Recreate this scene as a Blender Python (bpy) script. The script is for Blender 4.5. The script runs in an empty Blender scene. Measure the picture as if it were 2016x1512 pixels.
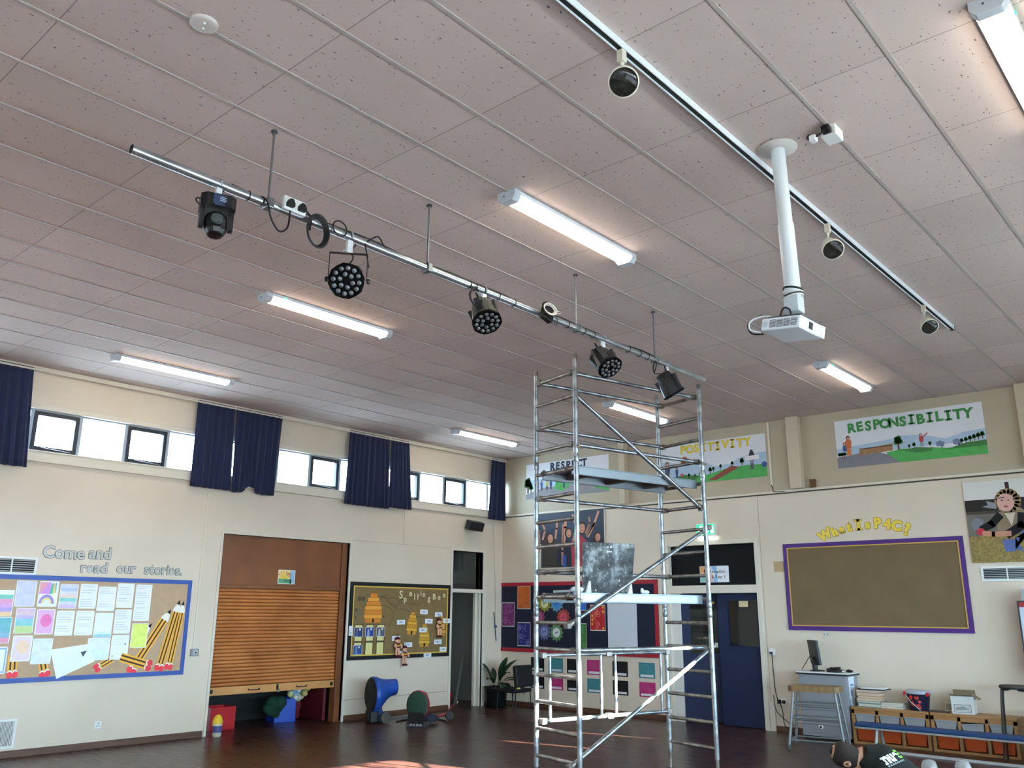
import bpy, math, random
from mathutils import Matrix, Vector
from mathutils.bvhtree import BVHTree
R = math.radians
PI = math.pi
S = bpy.context.scene
C = S.collection

# ------------------------------------------------------------------ camera, sky, sun, exposure
CAM = Vector((0.0, 0.0, 1.755))
yaw, pitch, roll = R(48.569), R(14.902), R(0.382)
fw = Vector((math.sin(yaw) * math.cos(pitch), math.cos(yaw) * math.cos(pitch), math.sin(pitch)))
r0 = Vector((math.cos(yaw), -math.sin(yaw), 0.0))
u0 = r0.cross(fw)
rt = r0 * math.cos(roll) + u0 * math.sin(roll)
up = -r0 * math.sin(roll) + u0 * math.cos(roll)
cd = bpy.data.cameras.new('camera')
cam = bpy.data.objects.new('camera', cd)
C.objects.link(cam)
cam.matrix_world = Matrix(((rt.x, up.x, -fw.x, CAM.x), (rt.y, up.y, -fw.y, CAM.y), (rt.z, up.z, -fw.z, CAM.z), (0, 0, 0, 1)))
cd.sensor_width = 36.0
cd.lens = 36.0 * 1686.07 / 2016.0
cd.clip_start = 0.05
S.camera = cam

w = bpy.data.worlds.new('sky')
S.world = w
w.use_nodes = True
bg = w.node_tree.nodes['Background']
bg.inputs[0].default_value = (0.60, 0.82, 1.0, 1)
bg.inputs[1].default_value = 18.0

sd = bpy.data.lights.new('sun', 'SUN')
sun = bpy.data.objects.new('sun', sd)
C.objects.link(sun)
sd.energy = 175.0
sd.angle = R(0.53)
sd.color = (1.0, 0.93, 0.84)
sdir = Vector((-0.214, 1.0, -0.375)).normalized()      # the way the light travels
sun.rotation_euler = sdir.to_track_quat('-Z', 'Y').to_euler()
sun.location = (8, -20, 12)

S.view_settings.view_transform = 'Standard'
S.view_settings.look = 'None'
S.view_settings.gamma = 1.0
S.view_settings.use_curve_mapping = False
S.view_settings.exposure = 0.8
S.cycles.max_bounces = 8
S.cycles.diffuse_bounces = 5
S.cycles.glossy_bounces = 4
S.cycles.transparent_max_bounces = 12
S.cycles.sample_clamp_indirect = 6.0
S.cycles.use_denoising = True

LW, FW, CE = 12.0, 13.33, 4.855         # left wall y, far wall x, ceiling height
RW, BW = -1.2, -6.0                     # the window wall behind the camera, the back wall

def portal(name, M, w_, h_):
    l = bpy.data.lights.new(name, 'AREA')
    l.shape = 'RECTANGLE'; l.size = w_; l.size_y = h_
    l.cycles.is_portal = True
    o = bpy.data.objects.new(name, l); C.objects.link(o); o.matrix_world = M
    return o

# ------------------------------------------------------------------ materials
def lin(c):
    return c / 12.92 if c <= 0.04045 else ((c + 0.055) / 1.055) ** 2.4
def rgb(h):
    if isinstance(h, str):
        h = h.lstrip('#')
        return tuple(lin(int(h[i:i + 2], 16) / 255.0) for i in (0, 2, 4)) + (1,)
    return tuple(h) + (1,)
MATS = {}
def mat(h, rough=0.6, metal=0.0, spec=0.4, emit=0.0, noise=0.0, nscale=8.0):
    key = (h, rough, metal, spec, emit, noise, nscale)
    if key in MATS: return MATS[key]
    m = bpy.data.materials.new('paint_%d' % len(MATS)); m.use_nodes = True
    nt = m.node_tree; b = nt.nodes['Principled BSDF']
    b.inputs['Base Color'].default_value = rgb(h)
    b.inputs['Roughness'].default_value = rough
    b.inputs['Metallic'].default_value = metal
    b.inputs['Specular IOR Level'].default_value = spec
    if emit:
        b.inputs['Emission Color'].default_value = rgb(h)
        b.inputs['Emission Strength'].default_value = emit
    if noise:
        tc = nt.nodes.new('ShaderNodeTexCoord'); n = nt.nodes.new('ShaderNodeTexNoise')
        n.inputs['Scale'].default_value = nscale; n.inputs['Detail'].default_value = 4
        mp = nt.nodes.new('ShaderNodeMapRange')
        mp.inputs[1].default_value = 0.3; mp.inputs[2].default_value = 0.7
        mp.inputs[3].default_value = 1 - noise; mp.inputs[4].default_value = 1 + noise
        mx = nt.nodes.new('ShaderNodeVectorMath'); mx.operation = 'SCALE'
        mx.inputs[0].default_value = rgb(h)[:3]
        nt.links.new(tc.outputs['Object'], n.inputs['Vector'])
        nt.links.new(n.outputs['Fac'], mp.inputs[0]); nt.links.new(mp.outputs[0], mx.inputs['Scale'])
        nt.links.new(mx.outputs[0], b.inputs['Base Color'])
    MATS[key] = m
    return m
class NT:
    """small node helper"""
    def __init__(s, name):
        s.m = bpy.data.materials.new(name); s.m.use_nodes = True
        s.t = s.m.node_tree; s.b = s.t.nodes['Principled BSDF']
    def n(s, kind, **kw):
        x = s.t.nodes.new('ShaderNode' + kind)
        for k, v in kw.items(): setattr(x, k, v)
        return x
    def l(s, a, b): s.t.links.new(a, b)
    def math(s, op, a, b=None):
        x = s.n('Math', operation=op)
        for i, v in enumerate((a, b)):
            if v is None: continue
            if isinstance(v, (int, float)): x.inputs[i].default_value = v
            else: s.l(v, x.inputs[i])
        return x.outputs[0]
    def ramp(s, fac, stops):
        x = s.n('ValToRGB'); e = x.color_ramp.elements
        e[0].position, e[0].color = stops[0][0], rgb(stops[0][1])
        e[1].position, e[1].color = stops[1][0], rgb(stops[1][1])
        for p_, c_ in stops[2:]:
            q = e.new(p_); q.color = rgb(c_)
        s.l(fac, x.inputs[0]); return x.outputs[0]
    def mix(s, fac, a, b, mode='MIX'):
        x = s.n('Mix', data_type='RGBA', blend_type=mode)
        for i, v in ((0, fac), (6, a), (7, b)):
            if isinstance(v, (int, float)): x.inputs[i].default_value = v
            elif isinstance(v, (tuple, str)): x.inputs[i].default_value = rgb(v)
            else: s.l(v, x.inputs[i])
        return x.outputs[2]

def glass_mat():
    k = NT('window_glass'); k.t.nodes.remove(k.b)
    tr = k.n('BsdfTransparent'); tr.inputs[0].default_value = (0.93, 0.96, 0.97, 1)
    gl = k.n('BsdfGlossy'); gl.inputs['Roughness'].default_value = 0.03
    fr = k.n('Fresnel'); ge = k.n('NewGeometry'); k.l(k.math('SUBTRACT', 1.45, k.math('MULTIPLY', ge.outputs['Backfacing'], 1.45 - 1 / 1.45)), fr.inputs[0])
    mx = k.n('MixShader'); k.l(fr.outputs[0], mx.inputs[0]); k.l(tr.outputs[0], mx.inputs[1]); k.l(gl.outputs[0], mx.inputs[2])
    k.l(mx.outputs[0], k.t.nodes['Material Output'].inputs[0]); return k.m
GLASS = glass_mat()

def ceiling_mat():
    k = NT('mineral_ceiling_tile')
    tc = k.n('TexCoord'); sx = k.n('SeparateXYZ'); k.l(tc.outputs['Object'], sx.inputs[0])
    # fissures: short dark flecks, stretched along x
    mp = k.n('Mapping'); mp.inputs['Scale'].default_value = (26, 48, 1); k.l(tc.outputs['Object'], mp.inputs[0])
    n1 = k.n('TexNoise'); n1.inputs['Scale'].default_value = 1.0; n1.inputs['Detail'].default_value = 3; n1.inputs['Roughness'].default_value = 0.6
    k.l(mp.outputs[0], n1.inputs['Vector'])
    fl = k.math('GREATER_THAN', n1.outputs['Fac'], 0.672)
    n2 = k.n('TexNoise'); n2.inputs['Scale'].default_value = 0.55; n2.inputs['Detail'].default_value = 5
    k.l(tc.outputs['Object'], n2.inputs['Vector'])
    base = k.ramp(n2.outputs['Fac'], [(0.3, '#bbaaa3'), (0.7, '#cbbab4')])
    # cross joints between tiles
    fx = k.math('FRACT', k.math('DIVIDE', k.math('SUBTRACT', sx.outputs[0], 4.608 - 1.0835 * 20), 1.0835))
    d = k.math('ABSOLUTE', k.math('SUBTRACT', fx, 0.5))
    joint = k.math('GREATER_THAN', d, 0.4966)
    # each tile its own slight shade
    ix = k.math('FLOOR', k.math('DIVIDE', k.math('SUBTRACT', sx.outputs[0], 4.608 - 1.0835 * 20), 1.0835))
    iy = k.math('FLOOR', k.math('DIVIDE', k.math('SUBTRACT', sx.outputs[1], 2.307 - 0.5506 * 20), 0.5506))
    cb = k.n('CombineXYZ'); k.l(ix, cb.inputs[0]); k.l(iy, cb.inputs[1])
    wn = k.n('TexWhiteNoise', noise_dimensions='2D'); k.l(cb.outputs[0], wn.inputs['Vector'])
    sh = k.n('MapRange'); k.l(wn.outputs['Value'], sh.inputs[0]); sh.inputs[3].default_value = 0.94; sh.inputs[4].default_value = 1.04
    vm = k.n('VectorMath', operation='SCALE'); k.l(base, vm.inputs[0]); k.l(sh.outputs[0], vm.inputs['Scale'])
    c1 = k.mix(k.math('MULTIPLY', fl, 0.75), vm.outputs[0], '#3d3836')
    c2 = k.mix(k.math('MULTIPLY', joint, 0.6), c1, '#6a635e')
    k.l(c2, k.b.inputs['Base Color']); k.b.inputs['Roughness'].default_value = 0.9; k.b.inputs['Specular IOR Level'].default_value = 0.1
    return k.m
def wall_mat(nm='cream_wall_paint', c0='#d3c6b3', c1='#dccfbd'):
    k = NT(nm); tc = k.n('TexCoord')
    n = k.n('TexNoise'); n.inputs['Scale'].default_value = 0.9; n.inputs['Detail'].default_value = 6; k.l(tc.outputs['Object'], n.inputs['Vector'])
    k.l(k.ramp(n.outputs['Fac'], [(0.3, c0), (0.7, c1)]), k.b.inputs['Base Color'])
    k.b.inputs['Roughness'].default_value = 0.45; k.b.inputs['Specular IOR Level'].default_value = 0.3; return k.m
def floor_mat():
    k = NT('dark_wood_block_floor'); tc = k.n('TexCoord')
    mp = k.n('Mapping'); mp.inputs['Rotation'].default_value = (0, 0, R(90)); k.l(tc.outputs['Object'], mp.inputs[0])
    br = k.n('TexBrick'); k.l(mp.outputs[0], br.inputs['Vector'])
    br.inputs['Scale'].default_value = 1.0; br.inputs['Brick Width'].default_value = 0.9; br.inputs['Row Height'].default_value = 0.09
    br.inputs['Mortar Size'].default_value = 0.0012; br.inputs['Color1'].default_value = rgb('#482c25'); br.inputs['Color2'].default_value = rgb('#35211c')
    br.inputs['Mortar'].default_value = rgb('#1c100d')
    m2 = k.n('Mapping'); m2.inputs['Scale'].default_value = (14, 1.2, 1); k.l(tc.outputs['Object'], m2.inputs[0])
    n = k.n('TexNoise'); n.inputs['Scale'].default_value = 2.0; n.inputs['Detail'].default_value = 6; k.l(m2.outputs[0], n.inputs['Vector'])
    mm = k.n('MapRange'); k.l(n.outputs['Fac'], mm.inputs[0]); mm.inputs[1].default_value = 0.3; mm.inputs[2].default_value = 0.7; mm.inputs[3].default_value = 0.65; mm.inputs[4].default_value = 1.35
    vm = k.n('VectorMath', operation='SCALE'); k.l(br.outputs['Color'], vm.inputs[0]); k.l(mm.outputs[0], vm.inputs['Scale'])
    k.l(vm.outputs[0], k.b.inputs['Base Color'])
    rr = k.n('MapRange'); k.l(n.outputs['Fac'], rr.inputs[0]); rr.inputs[3].default_value = 0.2; rr.inputs[4].default_value = 0.4
    k.l(rr.outputs[0], k.b.inputs['Roughness']); k.b.inputs['Specular IOR Level'].default_value = 0.35
    return k.m
def wood_mat(name, dark, light, scale=(1.5, 1.5, 22), rough=0.45):
    k = NT(name); tc = k.n('TexCoord'); mp = k.n('Mapping'); mp.inputs['Scale'].default_value = scale; k.l(tc.outputs['Object'], mp.inputs[0])
    n = k.n('TexNoise'); n.inputs['Scale'].default_value = 1.6; n.inputs['Detail'].default_value = 7; n.inputs['Distortion'].default_value = 0.4; k.l(mp.outputs[0], n.inputs['Vector'])
    k.l(k.ramp(n.outputs['Fac'], [(0.3, dark), (0.7, light)]), k.b.inputs['Base Color']); k.b.inputs['Roughness'].default_value = rough
    return k.m
def metal_mat(name, a, b_, rough=0.35, scale=9):
    k = NT(name); tc = k.n('TexCoord')
    n = k.n('TexNoise'); n.inputs['Scale'].default_value = scale; n.inputs['Detail'].default_value = 6; k.l(tc.outputs['Object'], n.inputs['Vector'])
    k.l(k.ramp(n.outputs['Fac'], [(0.35, a), (0.65, b_)]), k.b.inputs['Base Color'])
    k.b.inputs['Metallic'].default_value = 0.85; k.b.inputs['Roughness'].default_value = rough
    return k.m
def curtain_mat():
    k = NT('navy_curtain_cloth'); tc = k.n('TexCoord')
    n = k.n('TexNoise'); n.inputs['Scale'].default_value = 60; k.l(tc.outputs['Object'], n.inputs['Vector'])
    k.l(k.ramp(n.outputs['Fac'], [(0.3, '#081330'), (0.7, '#0d1c44')]), k.b.inputs['Base Color'])
    k.b.inputs['Roughness'].default_value = 0.9; k.b.inputs['Sheen Weight'].default_value = 0.15; return k.m
def speck_mat():
    k = NT('black_panel_with_white_splashes'); tc = k.n('TexCoord')
    n = k.n('TexNoise'); n.inputs['Scale'].default_value = 5; n.inputs['Detail'].default_value = 9; n.inputs['Roughness'].default_value = 0.7; k.l(tc.outputs['Object'], n.inputs['Vector'])
    c = k.ramp(n.outputs['Fac'], [(0.38, '#141618'), (0.66, '#a9b2b4'), (0.5, '#454c4f')])
    n2 = k.n('TexNoise'); n2.inputs['Scale'].default_value = 42; n2.inputs['Detail'].default_value = 2; k.l(tc.outputs['Object'], n2.inputs['Vector'])
    c2 = k.mix(k.math('GREATER_THAN', n2.outputs['Fac'], 0.71), c, '#e8eaea')
    k.l(c2, k.b.inputs['Base Color']); k.b.inputs['Roughness'].default_value = 0.6; return k.m

M_CEIL, M_WALL, M_FLOOR = ceiling_mat(), wall_mat(), floor_mat()
M_WALL2 = wall_mat('darker_upper_wall', '#b0a38c', '#b9ae98')  # darker beige tone above the far wall's ledge
M_SHUT = wood_mat('shutter_slat_wood', '#9c5a2a', '#c27c42', (1.2, 1.2, 14))
M_SHUTD = wood_mat('dark_wood_panel', '#6b3d1c', '#7d4a24', (1.0, 1.0, 16))
M_PINE = wood_mat('pine_wood', '#946a3e', '#b08556', (1.2, 2, 20))
M_SKIRT = wood_mat('brown_skirting_wood', '#4a3022', '#6a4a36', (1.5, 1.5, 30))
M_SEATW = wood_mat('worn_stool_wood', '#6f5436', '#8d7048', (3, 12, 3))
M_ALU = metal_mat('scuffed_aluminium_tube', '#74787b', '#b2b6b8', 0.38)
M_RUNG = metal_mat('dull_aluminium_rung', '#6a655f', '#a29b93', 0.48)
M_STEEL = metal_mat('galvanised_bar', '#a0a6aa', '#c9ced2', 0.28, 4)
M_CURT, M_SPECK = curtain_mat(), speck_mat()
WHITE = mat('#e6e6e2', 0.5); CREAM = mat('#dcd3bf', 0.5); BLACK = mat('#0c0c0d', 0.45); BLACKM = mat('#131416', 0.75)
TRIMW = mat('#d8d0c0', 0.45); GREY = mat('#8e9296', 0.5); DGREY = mat('#3a3c3f', 0.6); WIRE = mat('#0e0e0f', 0.5)
CHROME = mat('#c8ccd0', 0.2, 0.9); NAVY = mat('#0d1d42', 0.55); DIFF = mat('#fff3e0', 0.5, emit=11.0)

# ------------------------------------------------------------------ mesh builder
def curve(p, k=5):
    q = [p[0] * 2 - p[1]] + p + [p[-1] * 2 - p[-2]]; out = []
    for i in range(1, len(q) - 2):
        for j in range(k):
            t = j / k; a, b, c, d = q[i - 1], q[i], q[i + 1], q[i + 2]
            out.append(0.5 * (2 * b + (c - a) * t + (2 * a - 5 * b + 4 * c - d) * t * t + (3 * b - a - 3 * c + d) * t ** 3))
    return out + [p[-1]]
class MB:
    def __init__(s): s.v = []; s.f = []; s.mi = []; s.sm = []; s.mats = []; s.M = Matrix()
    def mx(s, m):
        if m not in s.mats: s.mats.append(m)
        return s.mats.index(m)
    def add(s, vs, fs, m, smooth=False, M=None):
        b = len(s.v); T = s.M if M is None else s.M @ M
        s.v += [tuple(T @ Vector(x)) for x in vs]
        i = s.mx(m)
        for f in fs: s.f.append(tuple(b + k for k in f)); s.mi.append(i); s.sm.append(smooth)
        return s
    def box(s, x0, x1, y0, y1, z0, z1, m, M=None):
        vs = [(x0, y0, z0), (x1, y0, z0), (x1, y1, z0), (x0, y1, z0), (x0, y0, z1), (x1, y0, z1), (x1, y1, z1), (x0, y1, z1)]
        return s.add(vs, [(3, 2, 1, 0), (4, 5, 6, 7), (0, 1, 5, 4), (1, 2, 6, 5), (2, 3, 7, 6), (3, 0, 4, 7)], m, False, M)
    def cbox(s, c, d, m, M=None):
        return s.box(c[0] - d[0] / 2, c[0] + d[0] / 2, c[1] - d[1] / 2, c[1] + d[1] / 2, c[2] - d[2] / 2, c[2] + d[2] / 2, m, M)
    def prism(s, poly, z0, z1, m, M=None, smooth=False):
        n = len(poly); a = sum(poly[i][0] * poly[(i + 1) % n][1] - poly[(i + 1) % n][0] * poly[i][1] for i in range(n))
        if a < 0: poly = poly[::-1]
        vs = [(x, y, z0) for x, y in poly] + [(x, y, z1) for x, y in poly]
        s.add(vs, [tuple(range(n - 1, -1, -1)), tuple(range(n, 2 * n))], m, False, M)
        return s.add(vs, [(i, (i + 1) % n, n + (i + 1) % n, n + i) for i in range(n)], m, smooth, M)
    def poly(s, pts, z, m, M=None):
        n = len(pts); a = sum(pts[i][0] * pts[(i + 1) % n][1] - pts[(i + 1) % n][0] * pts[i][1] for i in range(n))
        if a < 0: pts = pts[::-1]
        return s.add([(x, y, z) for x, y in pts], [tuple(range(n))], m, False, M)
    def rect(s, x0, y0, x1, y1, z, m, M=None): return s.poly([(x0, y0), (x1, y0), (x1, y1), (x0, y1)], z, m, M)
    def disc(s, cx, cy, rx, z, m, ry=None, n=20, M=None):
        ry = ry or rx
        return s.poly([(cx + rx * math.cos(2 * PI * i / n), cy + ry * math.sin(2 * PI * i / n)) for i in range(n)], z, m, M)
    def stroke(s, pts, wd, z, m, M=None):
        for (x0, y0), (x1, y1) in zip(pts[:-1], pts[1:]):
            d = math.hypot(x1 - x0, y1 - y0) or 1e-6; nx, ny = -(y1 - y0) / d * wd / 2, (x1 - x0) / d * wd / 2
            ex, ey = (x1 - x0) / d * wd * 0.3, (y1 - y0) / d * wd * 0.3
            s.poly([(x0 - ex + nx, y0 - ey + ny), (x0 - ex - nx, y0 - ey - ny), (x1 + ex - nx, y1 + ey - ny), (x1 + ex + nx, y1 + ey + ny)], z, m, M)
        return s
    def lathe(s, prof, m, n=24, M=None, cap=True, smooth=True):
        vs = []; fs = []
        for r_, z in prof: vs += [(r_ * math.cos(2 * PI * i / n), r_ * math.sin(2 * PI * i / n), z) for i in range(n)]
        for k in range(len(prof) - 1):
            for i in range(n): fs.append((k * n + i, k * n + (i + 1) % n, (k + 1) * n + (i + 1) % n, (k + 1) * n + i))
        s.add(vs, fs, m, smooth, M)
        if cap:
            if prof[0][0] > 1e-5: s.add(vs[:n], [tuple(range(n - 1, -1, -1))], m, False, M)
            if prof[-1][0] > 1e-5: s.add(vs[-n:], [tuple(range(n))], m, False, M)
        return s
    def tube(s, pts, r_, m, n=10, cap=True, closed=False):
        pts = [Vector(p) for p in pts]
        if not closed and 4 <= len(pts) < 12 and not isinstance(r_, (list, tuple)) and r_ <= .012: pts = curve(pts)
        N = len(pts); vs = []; prev = None
        rr = r_ if isinstance(r_, (list, tuple)) else [r_] * N
        for i, p in enumerate(pts):
            if closed: t = pts[(i + 1) % N] - pts[i - 1]
            else: t = pts[min(i + 1, N - 1)] - pts[max(i - 1, 0)]
            t.normalize()
            if prev is None:
                a = Vector((0, 0, 1)) if abs(t.z) < 0.9 else Vector((1, 0, 0)); prev = t.cross(a).normalized()
            prev = (prev - t * prev.dot(t)).normalized(); q = t.cross(prev)
            vs += [tuple(p + (prev * math.cos(2 * PI * k / n) + q * math.sin(2 * PI * k / n)) * rr[i]) for k in range(n)]
        fs = []
        for i in range(N if closed else N - 1):
            a, b = i * n, ((i + 1) % N) * n
            fs += [(a + k, a + (k + 1) % n, b + (k + 1) % n, b + k) for k in range(n)]
        s.add(vs, fs, m, True)
        if cap and not closed: s.add(vs[:n], [tuple(range(n - 1, -1, -1))], m); s.add(vs[-n:], [tuple(range(n))], m)
        return s
    def ball(s, c, r_, m, n=14, sc=(1, 1, 1)):
        k = n // 2; prof = [(max(1e-6, math.sin(PI * i / k)) * r_, -math.cos(PI * i / k) * r_) for i in range(k + 1)]
        return s.lathe(prof, m, n, Matrix.Translation(c) @ Matrix.Diagonal((*sc, 1)), cap=False)
    def mesh(s, vs, fs, m, M=None, smooth=False): return s.add(vs, fs, m, smooth, M)
    def build(s, name, parent=None, M=None, bevel=0.0, bseg=2):
        me = bpy.data.meshes.new(name); me.from_pydata(s.v, [], s.f)
        for m in s.mats: me.materials.append(m)
        me.polygons.foreach_set('material_index', s.mi); me.polygons.foreach_set('use_smooth', s.sm)
        me.update()
        o = bpy.data.objects.new(name, me); C.objects.link(o)
        if parent is not None: o.parent = parent
        if M is not None: o.matrix_basis = M
        if bevel:
            b = o.modifiers.new('edge', 'BEVEL'); b.width = bevel; b.segments = bseg; b.limit_method = 'ANGLE'; b.angle_limit = R(40)
        return o

def tag(o, label=None, cat=None, group=None, kind=None):
    if label: o['label'] = label
    if cat: o['category'] = cat
    if group: o['group'] = group
    if kind: o['kind'] = kind
    return o
def thing(name, label, cat, M=None, group=None):
    o = bpy.data.objects.new(name, None); C.objects.link(o); o.empty_display_size = 0.05
    if M is not None: o.matrix_world = M
    return tag(o, label, cat, group)
def struct(mb, name, M=None, bevel=0.0, parent=None):
    o = mb.build(name, parent, M, bevel)
    if parent is None: o['kind'] = 'structure'
    return o
def kids(o): return [c for c in C.objects if c.parent == o]
def dup(o, M=None, label=None, parent=None):
    c = o.copy(); C.objects.link(c)
    if parent is not None: c.parent = parent
    for ch in kids(o): dup(ch, None, None, c)
    if M is not None: c.matrix_world = M
    if label: c['label'] = label
    return c
def T(x, y, z): return Matrix.Translation((x, y, z))
def RZ(a): return Matrix.Rotation(R(a), 4, 'Z')
def RX(a): return Matrix.Rotation(R(a), 4, 'X')
def RY(a): return Matrix.Rotation(R(a), 4, 'Y')
def basis(o, x, y, z): return Matrix(((x[0], y[0], z[0], o[0]), (x[1], y[1], z[1], o[1]), (x[2], y[2], z[2], o[2]), (0, 0, 0, 1)))
def wl(x, z, off=0.0): return basis((x, LW - off, z), (1, 0, 0), (0, 0, 1), (0, -1, 0))       # on the left wall: right, up, into the room
def wf(y, z, off=0.0): return basis((FW - off, y, z), (0, -1, 0), (0, 0, 1), (-1, 0, 0))      # on the far wall
def aim(o, d, roll_=0):
    d = Vector(d).normalized(); q = d.to_track_quat('-Z', 'Y').to_matrix().to_4x4(); return Matrix.Translation(o) @ q @ RZ(roll_)
def text(body, size=0.1, bold=0.0, align='LEFT', ext=0.0, sx=1.0):
    cu = bpy.data.curves.new('t', 'FONT'); cu.body = body; cu.size = size; cu.offset = bold; cu.align_x = align; cu.extrude = ext
    cu.resolution_u = 3; cu.fill_mode = 'FRONT' if not ext else 'BOTH'
    o = bpy.data.objects.new('t', cu); C.objects.link(o)
    dg = bpy.context.evaluated_depsgraph_get(); me = bpy.data.meshes.new_from_object(o.evaluated_get(dg))
    vs = [(v.co.x * sx, v.co.y, v.co.z) for v in me.vertices]; fs = [tuple(p.vertices) for p in me.polygons]
    if body == 'I':                                     # hand-made capitals have bars on the I
        h_, zt, zb = max(v[1] for v in vs), max(v[2] for v in vs), min(v[2] for v in vs); c_ = (max(v[0] for v in vs) + min(v[0] for v in vs)) / 2; q = size * .19 + bold; b_ = size * .1 + bold
        for y0, y1 in ((-bold, b_ - bold), (h_ - b_, h_)):
            k = len(vs); vs += [(c_ - q, y0, zt), (c_ + q, y0, zt), (c_ + q, y1, zt), (c_ - q, y1, zt)]; fs.append((k, k + 1, k + 2, k + 3))
    bpy.data.objects.remove(o); bpy.data.curves.remove(cu); bpy.data.meshes.remove(me)
    return vs, fs
def put_text(mb, body, x, y, z, size, m, bold=0.0, align='LEFT', rot=0, sx=1.0):
    vs, fs = text(body, size, bold, align, 0.0, sx); mb.mesh(vs, fs, m, T(x, y, z) @ RZ(rot)); return mb
def sheet(mb, w_, h_, m, th=0.002, z=0.0): mb.box(-w_ / 2, w_ / 2, -h_ / 2, h_ / 2, z, z + th, m); return mb
# ------------------------------------------------------------------ room shell
def wall_cells(mb, m, u0, u1, z0, z1, holes, M, th=0.2):
    """wall slab in the wall's own frame (right, up, into the room), with rectangular holes"""
    us = sorted({u0, u1, *[h[0] for h in holes], *[h[1] for h in holes]}); zs = sorted({z0, z1, *[h[2] for h in holes], *[h[3] for h in holes]})
    us = [u for u in us if u0 <= u <= u1]; zs = [z for z in zs if z0 <= z <= z1]
    for a, b in zip(us[:-1], us[1:]):
        for c, d in zip(zs[:-1], zs[1:]):
            if any(h[0] <= (a + b) / 2 <= h[1] and h[2] <= (c + d) / 2 <= h[3] for h in holes): continue
            mb.box(a, b, c, d, -th, 0, m, M)
WZ0, WZ1 = 3.75, 4.31                       # clerestory band
SHX0, SHX1, DX0, DX1 = 7.0, 9.4, 11.9, 12.75
lwall = MB(); wall_cells(lwall, M_WALL, BW, FW + 0.2, 0, CE, [(BW + 0.3, FW - 0.05, WZ0, WZ1), (SHX0, SHX1, 0, 2.88), (DX0, DX1, 0, 2.90)], wl(0, 0))
struct(lwall, 'wall_left')
fwall = MB(); wall_cells(fwall, M_WALL, -LW, -RW, 0, CE, [(-8.08, -6.42, 0, 2.90)], wf(0, 0))
struct(fwall, 'wall_far')
# window wall behind the camera's right shoulder: high band plus tall glazing
RHOLES = [(-9.64, -7.4, 3.17, 3.75), (-5.5, 5.0, 3.17, 3.75), (-12.5, -0.5, 0.95, 2.7), (0.8, 5.2, 0.95, 2.7), (-11.83, -11.745, 3.17, 3.75), (-13.19, -13.12, 3.17, 3.75)]
rwall = MB(); RM = basis((0, RW, 0), (-1, 0, 0), (0, 0, 1), (0, 1, 0))
wall_cells(rwall, M_WALL, -FW, -BW, 0, CE, RHOLES, RM)
struct(rwall, 'wall_right')
bwall = MB().box(BW - 0.2, BW, RW - 0.2, LW + 0.2, 0, CE, M_WALL); struct(bwall, 'wall_back')
struct(MB().box(BW - 0.2, FW + 2.6, RW - 0.2, LW + 2.2, -0.1, 0, M_FLOOR), 'floor')
struct(MB().box(BW - 0.2, FW + 0.2, RW - 0.2, LW + 0.2, CE, CE + 0.15, M_CEIL), 'ceiling')
# T-bar grid (long bars run along x)
tb = MB(); GRID = mat('#aaa09a', 0.6)
k = -7
while 2.307 + 0.5506 * k < LW:
    y = 2.307 + 0.5506 * k; k += 1
    if y < RW: continue
    tb.box(BW, FW, y - 0.012, y + 0.012, CE - 0.007, CE + 0.001, GRID)
struct(tb, 'trim_1')
# white edge moulding along the top of the left wall, ledge of the far wall
mb = MB(); mb.box(BW, FW, LW - 0.05, LW, CE - 0.045, CE, TRIMW); mb.box(BW, FW, LW - 0.09, LW - 0.06, CE - 0.035, CE, TRIMW); struct(mb, 'trim_2')
mb = MB()
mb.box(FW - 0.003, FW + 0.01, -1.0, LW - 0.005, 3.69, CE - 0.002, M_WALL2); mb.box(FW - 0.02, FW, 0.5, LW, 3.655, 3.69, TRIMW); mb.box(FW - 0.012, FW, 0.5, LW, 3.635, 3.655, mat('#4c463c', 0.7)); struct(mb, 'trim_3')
mb = MB()
for a, b in ((5.50, 5.70), (8.86, 8.99), (2.16, 2.38)): mb.box(FW - 0.13, FW, a, b, 3.69, CE, mat('#c2b59e', .5))
struct(mb, 'trim_4', bevel=0.006)
mb = MB()                                     # flush panel joints on the walls
SEAM = mat('#b3a892', 0.6)
mb.box(FW - 0.003, FW, 6.325, 6.335, 0.08, 3.64, SEAM)
mb.box(10.616, 10.624, LW - 0.003, LW, 2.94, 3.6, SEAM)
mb.box(9.44, 11.86, LW - 0.003, LW, 2.932, 2.938, SEAM)
mb.box(9.44, 11.86, LW - 0.004, LW, 0.322, 0.33, mat('#8f8b80', 0.7))
struct(mb, 'trim_5')
mb = MB(); mb.box(BW, 6.93, LW - 0.022, LW, 0, 0.085, M_SKIRT); mb.box(9.45, 11.86, LW - 0.022, LW, 0, 0.09, M_SKIRT); mb.box(12.84, FW, LW - 0.022, LW, 0, 0.09, M_SKIRT)
struct(mb, 'baseboard_left', bevel=0.004)
mb = MB(); mb.box(FW - 0.022, FW, 8.18, LW, 0, 0.085, M_SKIRT); mb.box(FW - 0.022, FW, RW, 6.32, 0, 0.085, M_SKIRT); struct(mb, 'baseboard_far', bevel=0.004)
# sill board and head board of the clerestory
mb = MB(); mb.box(BW, FW, LW - 0.06, LW, 3.61, 3.75, TRIMW); mb.box(BW, FW, LW - 0.075, LW - 0.06, 3.735, 3.755, TRIMW)
struct(mb, 'trim_6', bevel=0.004)
mb = MB(); mb.box(BW, FW, LW - 0.03, LW, 4.31, 4.38, TRIMW); struct(mb, 'trim_7', bevel=0.004)
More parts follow.
